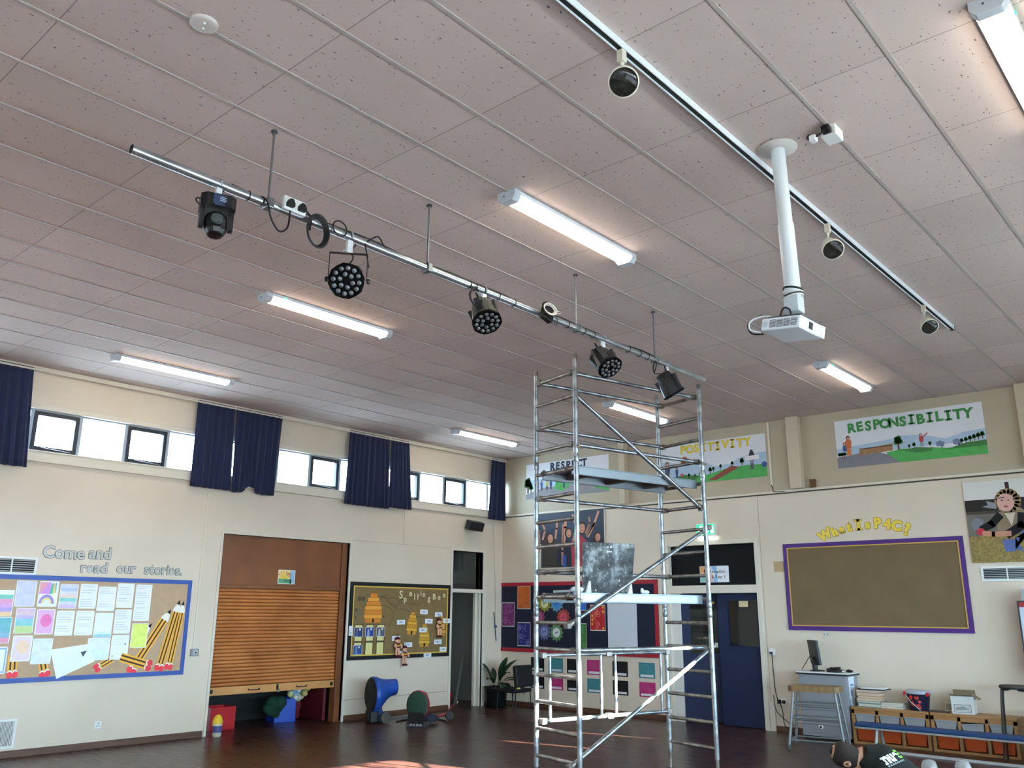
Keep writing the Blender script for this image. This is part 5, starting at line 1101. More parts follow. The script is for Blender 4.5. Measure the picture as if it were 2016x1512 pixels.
# things left on the lower platform
zp = rz_(9) + .041
BP = TW0 @ T(-.27, -.05, zp) @ RZ(-22) @ RX(-12) @ RY(0)
pb = thing('splashed_panel', 'square black panel splashed with white, propped on the lower platform of the tower', 'panel', BP)
MB().prism([(-.28, 0), (.25, 0), (.345, .53), (-.235, .54)], -.006, .006, M_SPECK, RX(90)).build('board', pb)
mb = MB()
for x, z in ((.04, .49), (.075, .49), (.035, .44), (.07, .44)): mb.disc(x, z, .009, .0066, WHITE, n=12, M=RX(90))
mb.build('white_dots', pb)
for x, h_, lab in ((-.27, .12, 'white wedge propping the left foot of the splashed panel'), (.17, .10, 'white wedge propping the right foot of the splashed panel')):
    tag(MB().prism([(-.035, 0), (.03, 0), (.022, h_), (.008, h_)], -.02, .0, mat('#d3d4d0', .5), RX(90)).build('white_wedge', None, TW0 @ T(-.27 + x, -.15 - x * .3, zp)), lab, 'wedge', 'white wedges under the splashed panel')
mb = MB(); mb.ball((0, 0, .03), .055, mat('#e8eaec', .6), 14, (1.3, 1, .55)); mb.ball((.05, .03, .02), .035, mat('#e8eaec', .6), 10, (1.2, 1, .6)); mb.ball((-.05, -.02, .02), .035, mat('#dfe2e6', .6), 10, (1.2, 1, .5))
tag(mb.build('crumpled_cloth', None, TW0 @ T(-.80, -.20, zp)), 'white crumpled cloth at the left end of the lower platform', 'cloth')
mb = MB(); mb.ball((0, 0, .02), .04, mat('#e3e9f2', .6), 12, (1.3, 1, .55)); mb.ball((-.04, 0, .035), .022, mat('#e3e9f2', .6), 10, (.9, .7, 1.3)); tag(mb.build('crumpled_cloth', None, TW0 @ T(.15, -.15, zp)), 'small white crumpled cloth right of the splashed panel on the platform', 'cloth')
mb = MB(); mb.tube([(-.32, 0, .012), (-.15, .05, .02), (0, .03, .03), (.16, .06, .02)], .014, mat('#9c9a96', .6), 8); tag(mb.build('grey_strap', None, TW0 @ T(-.52, .12, zp)), 'grey strap lying along the lower platform behind the posts', 'strap')
# ------------------------------------------------------------------ things on the floor, left side
def blower(M, label, body, disc_c, disc_in):
    """round intake plate facing -y, funnel housing drawn up and back to a smaller outlet"""
    t = thing('air_blower', label, 'blower', M); BM_ = mat(body, .35)
    ring = [(.272, -.05, .43), (.285, -.03, .43), (.285, .02, .43), (.262, .06, .437), (.215, .13, .46), (.165, .21, .50), (.135, .29, .53), (.128, .38, .54), (.12, .385, .54)]
    n = 28; vs = []; fs = []
    for r_, y_, z_ in ring: vs += [(r_ * math.cos(2 * PI * i / n), y_, z_ + r_ * math.sin(2 * PI * i / n)) for i in range(n)]
    for k_ in range(len(ring) - 1):
        for i in range(n): fs.append((k_ * n + i, (k_ + 1) * n + i, (k_ + 1) * n + (i + 1) % n, k_ * n + (i + 1) % n))
    mb = MB(); mb.add(vs, fs, BM_, True); mb.build('housing', t)
    MB().lathe([(.001, 0), (.12, 0)], mat('#101820', .7), n, T(0, .37, .54) @ RX(-90)).build('outlet', t)
    AX = T(0, 0, .43) @ RX(90)
    d = MB().lathe([(.001, .062), (.24, .062), (.262, .056), (.275, .045), (.275, .03)], mat(disc_c, .6), 32, AX).build('intake_plate', t)
    mb = MB()
    for r_ in (.06, .12, .18, .235): mb.tube([tuple(AX @ Vector((r_ * math.cos(q * PI / 16), r_ * math.sin(q * PI / 16), .064))) for q in range(32)], .003, mat(disc_in, .6), 6, closed=True)
    mb.ball(tuple(AX @ Vector((0, 0, .062))), .025, mat(disc_in, .6), 12); mb.build('intake_grille', d)
    return t
def rotm(x, y, a): return T(x, y, 0) @ RZ(a)
t = blower(rotm(9.66, 11.50, -108), 'blue air blower with a round black intake, standing below the bee board', '#1d4aa0', '#1b1b1d', '#101011')
MB().prism([(-.10, 0), (.16, 0), (.10, .22), (-.06, .22)], -.07, .07, mat('#17346c', .4), T(0, .02, .04) @ basis((0, 0, 0), (0, 1, 0), (0, 0, 1), (1, 0, 0))).build('stand', t, bevel=.015)
MB().box(-.13, .13, -.09, .06, .0, .20, BLACK).build('foot', t, bevel=.03)
for s in (-1, 1): MB().lathe([(.085, -.025), (.085, .025)], mat('#5a5650', .6), 24, T(s * .13, .17, .085) @ RY(90)).build('wheel', t)
t = blower(rotm(9.84, 10.62, -60) @ Matrix.Diagonal((.66, .66, .76, 1)), 'small dark green faced air blower with a red body, right of the blue one', '#a01f30', '#1f4030', '#183426')
MB().prism([(-.2, 0), (.2, 0), (.15, .22), (-.15, .22)], -.08, .18, BLACK, T(0, .02, .06) @ RX(90)).build('stand', t, bevel=.02)
f_ = MB().box(-.24, .24, -.16, .16, .0, .10, DGREY).build('foot', t, bevel=.02); mb = MB()
for i in range(4): mb.box(-.14 + i * .08, -.09 + i * .08, -.166, -.158, .03, .07, GREY)
mb.build('slots', f_)
# scooter lying on the floor behind
t = thing('push_scooter', 'small red and black scooter lying on its side behind the green faced blower', 'scooter', rotm(10.52, 10.98, -28)); RD = mat('#8f1f2c', .4)
MB().tube([(-.35, 0, .06), (.1, .02, .07), (.25, .03, .10)], .025, RD, 10).box(-.3, .05, -.04, .05, .05, .075, BLACK).build('deck', t, bevel=.004)
MB().tube([(.25, .03, .10), (.32, .12, .16), (.46, .2, .26)], .018, mat('#6a1a24', .4), 10).build('steering_tube', t)
h_ = MB().tube([(.40, .05, .27), (.46, .2, .27), (.52, .36, .25)], .015, RD, 10).build('handlebar', t)
MB().tube([(.375, -.02, .275), (.41, .07, .27)], .022, BLACK, 10).build('grip', h_); MB().tube([(.51, .33, .25), (.54, .43, .24)], .022, mat('#e0e0de', .5), 10).build('grip', h_)
for x, y, z in ((-.36, 0, .075), (.28, -.0, .075)): MB().lathe([(.07, -.016), (.075, -.008), (.075, .008), (.07, .016)], BLACK, 20, T(x, y, z) @ RX(72)).build('wheel', t)
mb = MB(); rnd = random.Random(8)
for i in range(10): mb.ball((rnd.uniform(-.14, .14), rnd.uniform(-.09, .09), .05 + rnd.uniform(0, .12)), rnd.uniform(.04, .075), (mat('#1d2230', .9), mat('#2c3040', .9))[i % 2], 9, (1.3, 1, .8))
tag(mb.build('dark_bundle', None, T(10.24, 10.80, 0)), 'crumpled dark cloth bundle beside the green faced blower', 'cloth')
mb = MB(); mb.tube([(0, 0, .012), (.25, .1, .012), (.5, .0, .012), (.7, -.25, .012), (.65, -.5, .012)], .012, mat('#3a2a2c', .6), 8); tag(mb.build('floor_cable', None, T(9.95, 11.25, 0)), 'dark cable lying on the floor between the two blowers', 'cable')
mb = MB(); mb.box(-.35, .35, -.02, .02, .0, .03, mat('#8a8c8e', .5)); tag(mb.build('metal_strip', None, T(10.35, 11.72, 0) @ RZ(6)), 'thin pale metal strip lying against the skirting under the bee board', 'strip')
# in and before the store
RB, BB = mat('#b51a22', .4), mat('#1646b0', .4)
def openbox(name, label, cat, M, w_, d_, h_, m, th=.012, inner=None):
    mb = MB(); mb.box(-w_ / 2, w_ / 2, -d_ / 2, d_ / 2, 0, th, m)
    for q in ((-w_ / 2, -w_ / 2 + th, -d_ / 2, d_ / 2), (w_ / 2 - th, w_ / 2, -d_ / 2, d_ / 2), (-w_ / 2 + th, w_ / 2 - th, -d_ / 2, -d_ / 2 + th), (-w_ / 2 + th, w_ / 2 - th, d_ / 2 - th, d_ / 2)): mb.box(*q, th, h_, m)
    return tag(mb.build(name, None, M, bevel=.004), label, cat)
openbox('storage_box', 'red storage box at the left inside the store under the shutter', 'box', T(7.5, 12.58, 0), .42, .34, .33, RB)
t = thing('plastic_tub', 'small clear tub with a yellow lid by the left foot of the shutter', 'tub', T(7.09, 11.86, 0)); MB().lathe([(.05, 0), (.06, .01), (.066, .10), (.067, .17), (.06, .18)], mat('#c9c4b4', .35), 24).build('jar', t)
MB().lathe([(.0672, .06), (.0682, .10), (.0682, .15)], mat('#4a4a7c', .5), 24, cap=False).build('wrap_label', t); MB().lathe([(.072, .175), (.074, .20), (.06, .25), (.035, .29), (.001, .30)], mat('#dcb92c', .45), 20).build('lid', t)
openbox('storage_box', 'blue storage box in the middle of the store under the shutter', 'box', T(8.74, 12.72, 0) @ RZ(-12), .36, .34, .36, BB)
mb = MB(); rnd = random.Random(2)
for i in range(14): mb.ball((rnd.uniform(-.12, .14), rnd.uniform(-.08, .06), rnd.uniform(.12, .38)), rnd.uniform(.07, .11), mat('#15392a', .9), 10, (1.1, .8, 1))
tag(mb.build('green_sack', None, T(8.44, 12.56, 0)), 'limp dark green sack slumped against the blue storage box', 'sack')
mb = MB()
for i in range(8): mb.ball((rnd.uniform(-.05, .05), rnd.uniform(-.05, .05), .08 + .025 * i), .09, mat('#6a141c', .8), 10)
tag(mb.build('red_bag', None, T(9.06, 12.85, 0)), 'small dark red bag behind the blue storage box', 'bag')
mb = MB(); pal = ['#cfd08a', '#8fb4cf', '#d8d2c8', '#c9b06a', '#9ac0c4', '#b8c98e', '#d0c0b0']
for i in range(44):
    a_, r_ = rnd.uniform(0, 2 * PI), rnd.uniform(0, .2); z_ = rnd.uniform(.33, .72); k_ = .55 + .45 * math.sin(PI * min(1, (z_ - .3) / .5)); mb.ball((r_ * k_ * math.cos(a_) * 1.15, r_ * k_ * math.sin(a_), z_), .052, mat(pal[i % 7], .4), 10)
tag(mb.build('bag_of_balls', None, T(8.98, 12.62, .0)), 'clear bag of pale coloured balls hanging in the right of the store', 'bag', kind='stuff')
tag(MB().box(-.03, .03, -.45, .45, 0, 1.6, mat('#5c1020', .6)).build('gym_mat', None, T(9.30, 12.72, 0) @ RZ(-4), bevel=.015), 'maroon gym mat standing on edge at the right side of the store', 'mat')
# in the cupboard
def pole(x0, y0, x1, y1, z1, r_, c, name, label, head=None):
    t = thing(name, label, 'broom' if 'broom' in name else 'mop' if 'mop' in name else 'pole', T(x0, y0, 0)); MB().tube([(0, 0, .05), (x1 - x0, y1 - y0, z1)], r_, mat(c, .5), 8).build('handle', t)
    if head: MB().box(-.14, .14, -.03, .03, 0, .07, mat(head, .8)).build('head', t, bevel=.01)
pole(11.98, 12.35, 12.28, 13.2, 1.55, .012, '#7f8f92', 'broom', 'grey handled broom leaning in the narrow cupboard', '#3a4a52')
pole(12.62, 12.9, 12.25, 13.3, 1.35, .013, '#26282b', 'mop', 'black handled mop leaning across the cupboard', '#4a4642')
pole(12.2, 12.6, 12.5, 13.35, 1.7, .012, '#5c5750', 'window_pole', 'dull brown window pole upright in the cupboard')
tag(MB().box(-.03, .03, -.008, .008, 0, 1.0, mat('#5f5b55', .6)).build('leaning_plank', None, T(12.55, 12.5, 0) @ RY(12)), 'grey plank leaning by the right jamb of the cupboard', 'plank')
tag(MB().lathe([(.09, 0), (.12, .22), (.125, .23)], RB, 20).build('red_bucket', None, T(12.42, 12.62, 0)), 'small red bucket on the cupboard floor', 'bucket')
tag(MB().box(-.33, .33, -.1, 0, 0, .3, mat('#b9b9b4', .5)).box(-.1, -.07, -.104, -.1, .2, .26, BLACK).box(.02, .16, -.104, -.1, .1, .13, BLACK).build('wall_unit', None, T(12.7, 13.5, 1.75), bevel=.01), 'white boxy unit high on the back wall of the cupboard', 'unit')
tag(MB().box(-.03, .03, -.05, 0, 0, .75, mat('#d9d4a8', .4)).build('pale_strip', None, T(12.55, 13.5, 2.35)), 'pale upright strip behind the cupboard transom glass', 'lamp')  # pale upright strip on the cupboard's back wall

# corner: plant, chair, spray bottle
t = thing('potted_plant', 'leafy plant in a black pot in the corner by the navy board', 'plant', T(12.88, 11.73, 0)); MB().lathe([(.16, 0), (.19, .02), (.225, .34), (.235, .37), (.215, .37), (.2, .33), (.001, .33)], mat('#17181a', .35), 28).build('pot', t)
LF = mat('#24402c', .4, noise=.15); rnd = random.Random(6)
def leafm(mb, a_, L_, lean, wd, z0=.33, base=(0, 0)):
    pts = []; n = 9; dx, dy = math.cos(a_), math.sin(a_); px, py = -dy, dx; vs = []
    for i in range(n + 1):
        s = i / n; th = (lean * (.25 + s * 1.25)); x = L_ * (s - .12 * s * s) * math.sin(min(1.9, th)); z = L_ * s * math.cos(min(1.7, th * .85)); wq = wd * max(0, math.sin(PI * max(0, (s - .28)) / .72)) ** .8 + .004
        c_ = (base[0] + dx * x, base[1] + dy * x, z0 + z); vs += [(c_[0] + px * wq, c_[1] + py * wq, c_[2] + .02 * wq / wd), c_, (c_[0] - px * wq, c_[1] - py * wq, c_[2] + .02 * wq / wd)]
    fs = []
    for i in range(n):
        for j in range(2): fs.append((i * 3 + j, i * 3 + j + 1, i * 3 + j + 4, i * 3 + j + 3))
    mb.add(vs, fs, LF, True)
for a_, L_, le, wd in ((-85, .72, .55, .085), (-110, .60, .8, .075), (-100, .66, .35, .075), (-72, .62, 1.35, .055), (-95, .45, 1.5, .07), (110, .50, .33, .06), (150, .52, .35, .055), (60, .40, .3, .05), (200, .45, .9, .06), (-50, .33, .3, .06), (-120, .42, 1.3, .05), (-85, .75, 1.3, .06)):
    mb = MB(); leafm(mb, R(a_), L_, le, wd, base=(.06 * math.cos(R(a_)), .06 * math.sin(R(a_)))); o = mb.build('leaf', t); sm = o.modifiers.new('thick', 'SOLIDIFY'); sm.thickness = .002
MB().lathe([(.001, .331), (.2, .331)], mat('#1c1510', .9), 20).build('soil', t)
t = thing('low_chair', 'low black chair facing the corner plant, beside the tower', 'chair', T(12.85, 11.22, 0))
MB().box(-.24, .24, -.22, .27, .30, .37, mat('#15171b', .6)).build('seat', t, bevel=.02); MB().box(-.24, .24, -.33, -.24, .37, .76, mat('#15171b', .6), T(0, -.03, 0) @ Matrix.Rotation(R(-8), 4, 'X') @ T(0, .03, 0)).build('backrest', t, bevel=.03)
for sx_ in (-1, 1):
    for sy_ in (-.2, .24): MB().tube([(sx_ * .21, sy_, .31), (sx_ * .22, sy_ * 1.05, 0)], .012, BLACK, 8).build('leg', t)
t = thing('spray_bottle', 'spray bottle of yellow cleaner with a white trigger on the low chair', 'bottle', T(12.72, 11.02, .371)); MB().lathe([(.035, 0), (.038, .01), (.038, .12), (.016, .17), (.013, .20)], mat('#d9cc6a', .3), 18).build('bottle', t)
MB().box(-.014, .014, -.045, .03, .20, .235, WHITE).box(-.008, .008, -.05, -.035, .15, .21, WHITE).build('trigger_head', t, bevel=.004)

# ------------------------------------------------------------------ right side
# computer cabinet
t = thing('computer_cabinet', 'pale grey computer cabinet with a dark edged top against the far wall', 'cabinet', T(13.10, 5.30, 0)); CG = mat('#8f9196', .5)
MB().box(-.22, .21, -.35, .35, .05, .90, CG).build('body', t, bevel=.004); tp = MB().box(-.24, .22, -.38, .38, .915, .935, mat('#d3d5d6', .4)).build('top', t, bevel=.003); MB().box(-.245, .221, -.385, .385, .895, .915, BLACK).build('dark_edge', tp, bevel=.003)
d = MB().box(-.226, -.215, -.33, .33, .09, .87, mat('#8b8e94', .5)).build('door', t, bevel=.003); MB().lathe([(.035, 0), (.035, .01), (.025, .013)], WHITE, 20, T(-.226, .07, .18) @ RY(-90)).lathe([(.018, .013), (.018, .016)], DGREY, 16, T(-.226, .07, .18) @ RY(-90)).build('lock', d)
MB().box(-.2, .2, -.33, .33, 0, .05, BLACK).build('plinth', t)
# papers hanging on its side
mb = MB(); mb.box(-.11, .10, -.004, 0, -.30, 0, mat('#dfe6f4', .5)); mb.box(-.08, .06, -.006, -.003, -.46, -.12, mat('#d6e0f0', .5)); mb.box(-.06, .06, -.0068, -.006, -.12, -.10, mat('#5a74a8')); mb.box(-.05, -.01, -.0068, -.006, -.26, -.18, mat('#4a5a88'))
for i in range(6): mb.box(-.06, .04, -.0068, -.006, -.30 - i * .022, -.295 - i * .022, mat('#a9b4c8'))
tag(mb.build('hanging_papers', None, T(13.06, 4.947, .88)), 'bluish papers hanging on the side of the computer cabinet', 'paper')
t = thing('monitor', 'slim black computer monitor seen almost edge on atop the cabinet', 'monitor', T(13.08, 5.44, .936) @ RZ(38))
MB().box(-.22, .22, -.02, .02, .09, .44, BLACK, RX(-6)).build('case', t, bevel=.006); MB().box(-.205, .205, -.0215, -.0205, .105, .425, mat('#2c2f30', .15), RX(-6)).build('screen', t)
MB().box(-.05, .05, .0, .06, .0, .2, BLACK, RX(-4)).build('neck', t, bevel=.01); MB().lathe([(.11, 0), (.11, .008), (.05, .016)], BLACK, 24).build('foot', t)
t = thing('telephone', 'black desk telephone lying on the cabinet top', 'telephone', T(13.0, 5.14, .936) @ RZ(80)); MB().prism([(-.08, 0), (.08, 0), (.08, .055), (-.08, .03)], -.1, .1, mat('#1a1b1d', .4), RX(90)).build('body', t, bevel=.008); MB().box(-.03, .03, -.11, .11, .045, .07, BLACK).build('handset', t, bevel=.01)
t = thing('computer_mouse', 'black computer mouse at the right edge of the cabinet top', 'mouse', T(13.12, 4.98, .936) @ RZ(60)); MB().ball((0, 0, .016), .045, BLACK, 14, (1.4, .9, .5)).build('shell', t); MB().box(.0, .05, -.003, .003, .035, .04, DGREY).build('wheel', t)
tag(MB().ball((0, 0, .012), .022, WHITE, 12, (1.5, 1, .5)).build('white_plug', None, T(13.05, 5.05, .938)), 'small white connector between the telephone and the mouse', 'plug')
tag(MB().tube([(0, 0, .3), (.02, .12, .2), (.0, .2, .08), (-.03, .24, .01)], .005, WIRE, 6).build('monitor_lead', None, T(13.16, 5.46, .94)), 'thin lead curling from the back of the monitor', 'cable')
# tall stool
t = thing('tall_stool', 'tall stool with a worn wooden seat and grey metal legs before the computer cabinet', 'stool', T(12.02, 5.05, 0) @ RZ(12)); GM = mat('#85898c', .45, .5)
sx2, sy2 = .19, .34
MB().prism([(-sx2, -sy2 + .05), (-sx2 + .05, -sy2), (sx2 - .05, -sy2), (sx2, -sy2 + .05), (sx2, sy2 - .05), (sx2 - .05, sy2), (-sx2 + .05, sy2), (-sx2, sy2 - .05)], .735, .81, M_SEATW).build('seat', t, bevel=.022, bseg=3)
LT = [(-.14, -.27), (-.14, .27), (.14, -.27), (.14, .27)]; LBm = [(-.22, -.36), (-.22, .36), (.22, -.36), (.22, .36)]
def lp(i, z): s = 1 - z / .735; return (LT[i][0] + (LBm[i][0] - LT[i][0]) * s, LT[i][1] + (LBm[i][1] - LT[i][1]) * s, z)
for i in range(4):
    l_ = MB().tube([lp(i, .735), lp(i, .03)], .018, GM, 12).build('leg', t); MB().lathe([(.024, 0), (.026, .05), (.02, .06)], mat('#4a4a48', .8), 12, T(*lp(i, .0))).build('rubber_foot', l_)
for z in (.58, .52, .40, .34, .12):
    for a_, b_ in ((0, 1), (2, 3), (0, 2), (1, 3)):
        if z in (.52, .34) and (a_, b_) in ((0, 2), (1, 3)): continue
        MB().tube([lp(a_, z), lp(b_, z)], .011, GM, 8).build('stretcher', t)
# tray units
def tray_unit(y0, y1, label):
    w_ = y1 - y0; t = thing('tray_unit', label, 'shelf unit', T(13.09, (y0 + y1) / 2, 0), 'pine tray units along the far wall'); x0, x1 = -.20, .20
    MB().box(x0, x1, -w_ / 2, w_ / 2, .455, .49, M_PINE).build('top', t, bevel=.004); MB().box(x0, x0 + .03, -w_ / 2, w_ / 2, .40, .455, M_PINE).build('top_rail', t, bevel=.003)
    MB().box(x0, x1, -w_ / 2, w_ / 2, .0, .035, M_PINE).build('bottom', t, bevel=.004); MB().box(x1 - .01, x1, -w_ / 2, w_ / 2, .035, .455, mat('#3a2620', .8)).build('back', t)
    for i in range(4): y = -w_ / 2 + .022 + (w_ - .044) * i / 3; MB().box(x0, x1 - .01, y - .022, y + .022, .035, .455, M_PINE).build('divider' if 0 < i < 3 else 'side', t, bevel=.003)
    for i in range(3):
        for s in (-1, 1): y = -w_ / 2 + .022 + (w_ - .044) * (i + .5 + s * .5) / 3 - s * .03; MB().box(x0 + .02, x1 - .01, y - .008, y + .008, .245, .255, M_PINE).build('runner', t)
    return t
U1 = (3.885, 4.92); U2 = (2.835, 3.865); tray_unit(*U1, 'pine tray unit nearest the computer cabinet, with three pairs of trays'); tray_unit(*U2, 'pine tray unit on the right, under the white carton and the dark stool')
OR, GT = mat('#b94a1a', .45), mat('#94979a', .5)
def tray(m, x, y, z, h_, wd, label, grp, tip=0):
    t = thing('storage_tray', label, 'tray', T(x, y, z) @ RX(tip), grp); mb = MB(); d0, d1, th = -.185, .16, .006; wt, wb = wd / 2, wd / 2 - .02
    for s in (-1, 1): mb.add([(d0, s * wt, h_), (d1, s * wt, h_), (d1, s * wb, 0), (d0, s * wb, 0), (d0, s * (wt - th), h_), (d1, s * (wt - th), h_), (d1, s * (wb - th), th), (d0, s * (wb - th), th)], [(0, 1, 2, 3), (7, 6, 5, 4), (0, 4, 5, 1)], m)
    for x_ in (d0, d1 - th): mb.add([(x_, -wt, h_), (x_, wt, h_), (x_, wb, 0), (x_, -wb, 0), (x_ + th, -wt, h_), (x_ + th, wt, h_), (x_ + th, wb, 0), (x_ + th, -wb, 0)], [(0, 3, 2, 1), (4, 5, 6, 7), (0, 1, 5, 4), (3, 7, 6, 2)], m)
    mb.box(d0, d1, -wb, wb, 0, th, m); mb.build('tub', t); MB().box(d0 - .012, d0 + .01, -wt - .004, wt + .004, h_ - .012, h_ + .004, m).build('rim', t, bevel=.003)
pn = ['next to the cabinet', 'in the middle', 'at the right']
for ui, (a_, b_) in enumerate((U1, U2)):
    for i in range(3):
        y = b_ - .022 - (b_ - a_ - .044) * (i + .5) / 3; wd = (b_ - a_) / 3 - .075; un = ('first', 'second')[ui]
        tray(OR, 13.09, y, .045, .185, wd, 'deep orange tray %s of the %s pine unit, bottom row' % (pn[i], un), 'orange trays in the pine units')
        tp_ = -5 if (ui, i) == (1, 1) else 0
        tray(GT, 13.08, y, .285 if not tp_ else .265, .115, wd, 'shallow grey tray %s of the %s pine unit, top row%s' % (pn[i], un, ', sagging' if tp_ else ''), 'grey trays in the pine units', tp_)
# things on the tray units
ZT2 = .49
books = [('#5f8e92', .055, 'teal folder at the bottom of the paper pile'), ('#6d8f90', .03, 'grey green folder second from the bottom of the pile'), ('#d9b48c', .03, 'buff folder in the paper pile'), ('#c98a5e', .035, 'orange brown folder in the paper pile'), ('#d0a883', .04, 'peach folder in the upper part of the pile'), ('#b8846a', .045, 'dusty pink folder just under the tray of paper')]
z = ZT2
for i, (c, h_, lab) in enumerate(books):
    mb = MB(); mb.box(-.12, .12, -.16, .16, 0, h_ * .2, mat(c, .7)); mb.box(-.115, .115, -.155, .155, h_ * .2, h_ * .8, mat('#cfc6b4', .8)); mb.box(-.12, .12, -.16, .16, h_ * .8, h_, mat(c, .7)); tag(mb.build('paper_folder', None, T(13.06, 4.68 + .008 * ((i * 7) % 3 - 1), z) @ RZ((i * 37) % 7 - 3)), lab, 'folder', 'folders piled on the first pine unit'); z += h_
t = thing('letter_tray', 'black tray of white paper on top of the folder pile', 'tray', T(13.05, 4.63, z)); MB().box(-.14, .14, -.19, .19, 0, .012, BLACK).build('base', t, bevel=.004); MB().box(-.12, .12, -.17, .15, .012, .03, mat('#e3e3e0', .6), RZ(5)).build('paper_stack', t)
z = ZT2
for c, h_, lab in (('#8a8a80', .028, 'grey book under the white one beside the folder pile'), ('#c9c4b8', .03, 'cream book between two others beside the folder pile'), ('#b7b4a6', .022, 'thin top book beside the folder pile')):
    mb = MB(); mb.box(-.11, .11, -.15, .15, 0, h_ * .15, mat(c, .6)).box(-.105, .11, -.145, .145, h_ * .15, h_ * .85, mat('#dcd6c6', .8)).box(-.11, .11, -.15, .15, h_ * .85, h_, mat(c, .6)); tag(mb.build('book', None, T(13.06, 4.37, z) @ RZ(4 if 'thin' in lab else -3)), lab, 'book', 'books on the first pine unit'); z += h_
t = thing('lidded_bucket', 'dark bucket with red handle lugs and a red printed design on the pine unit', 'bucket', T(13.08, 4.05, ZT2)); MB().lathe([(.12, 0), (.125, .01), (.155, .22), (.16, .225)], mat('#23263a', .35), 32).build('pail', t)
MB().lathe([(.163, .215), (.165, .235), (.155, .255), (.14, .262), (.001, .262)], mat('#9fa6b4', .25), 32).build('lid', t)
for s in (-1, 1): MB().box(-.03, .03, -.02, .02, .19, .24, mat('#c2242c', .4), T(-.07, s * .145, 0)).build('lug', t, bevel=.006)
MB().tube([(-.09, .145, .21), (-.16, .06, .12), (-.165, -.03, .04), (-.15, -.06, .01)], .006, mat('#a9adb2', .4), 8).build('handle', t)
mb = MB(); rnd = random.Random(1)
for i in range(16):
    a_ = PI + rnd.uniform(-.55, .55); z_ = rnd.uniform(.04, .18); r_ = .1235 + (.157 - .1235) * z_ / .22 + .001; c_, s_ = math.cos(a_), math.sin(a_)
    q = rnd.uniform(.015, .03); mb.add([(r_ * c_ - s_ * q * 0 , r_ * s_, z_ - q), (r_ * c_ + s_ * q, r_ * s_ - c_ * q, z_), (r_ * c_, r_ * s_, z_ + q), (r_ * c_ - s_ * q, r_ * s_ + c_ * q, z_)], [(0, 1, 2, 3)], mat('#c0322c', .5))
mb.build('printed_design', t)
t = thing('carton', 'white cardboard carton with open flaps and a grey printed panel on the right pine unit', 'carton', T(13.07, 3.475, ZT2) @ RZ(6)); CW = mat('#d6d6d2', .6)
mb = MB()
for q in ((-.12, .12, -.135, -.13), (-.12, .12, .13, .135), (-.12, -.115, -.13, .13), (.115, .12, -.13, .13)): mb.box(*q, 0, .225, CW)
mb.box(-.12, .12, -.135, .135, 0, .005, CW); mb.build('box', t)
for M_ in (T(-.12, 0, .225) @ RY(-70), T(.12, 0, .225) @ RY(-20)): MB().box(-.0, .004, -.135, .135, 0, .07, mat('#8a7a60', .7), M_).build('flap', t)
MB().prism([(.13, .23), (.135, .23), (.2, .19), (.2, .185)], -.1, .1, mat('#8a7a60', .7), RZ(0) @ basis((0, 0, 0), (0, -1, 0), (0, 0, 1), (-1, 0, 0))).build('flap', t)
mb = MB(); Fm = basis((-.1205, 0, 0), (0, -1, 0), (0, 0, 1), (-1, 0, 0)); mb.rect(-.105, .02, .1, .12, .0005, DGREY, Fm); mb.rect(-.1, .025, .095, .115, .001, mat('#c3c6c4', .6), Fm); mb.poly([(-.09, .05), (.06, .06), (.08, .04), (.07, .07), (.0, .10), (-.08, .08)], .0015, mat('#8f9696', .6), Fm); mb.build('printed_panel', t)
t = thing('small_box', 'small brown and white box half behind the white carton', 'box', T(13.12, 3.66, ZT2)); MB().box(-.05, .05, -.06, .06, 0, .14, mat('#b7a48c', .6)).build('box', t); MB().box(-.052, -.05, -.045, .045, .03, .11, mat('#8a7c70', .6)).build('label_patch', t); tag(MB().box(-.09, .09, -.12, .12, 0, .012, mat('#4a4440', .7)).build('flat_pouch', None, T(13.0, 3.78, ZT2)), 'flat dark pouch lying left of the small brown box', 'pouch')
# gym bench
t = thing('gym_bench', 'long low gym bench with a blue padded top in front of the tray units', 'bench', T(12.55, 4.72, 0) @ RZ(180 - 1.5)); BG = mat('#aab0b4', .4, .4)
MB().box(-.13, .13, 0, 2.9, .285, .33, mat('#1d4274', .6, noise=.06)).build('padded_top', t, bevel=.015, bseg=3); MB().box(-.11, .11, .01, 2.89, .258, .285, BG).build('frame', t, bevel=.003)
for y in (.28, 2.5):
    for s in (-1, 1): MB().tube([(s * .06, y, .26), (s * .16, y + (.0), .0)], .02, BG, 10).build('leg', t)
    MB().box(-.17, .17, y - .03, y + .03, 0, .015, BG).build('foot', t)
tag(MB().box(-.02, .02, 0, 2.6, 0, .03, mat('#b3b6b8', .45)).build('floor_rail', None, T(12.35, 4.4, 0) @ RZ(180 - 1.5)), 'pale rail lying on the floor below the gym bench', 'rail')
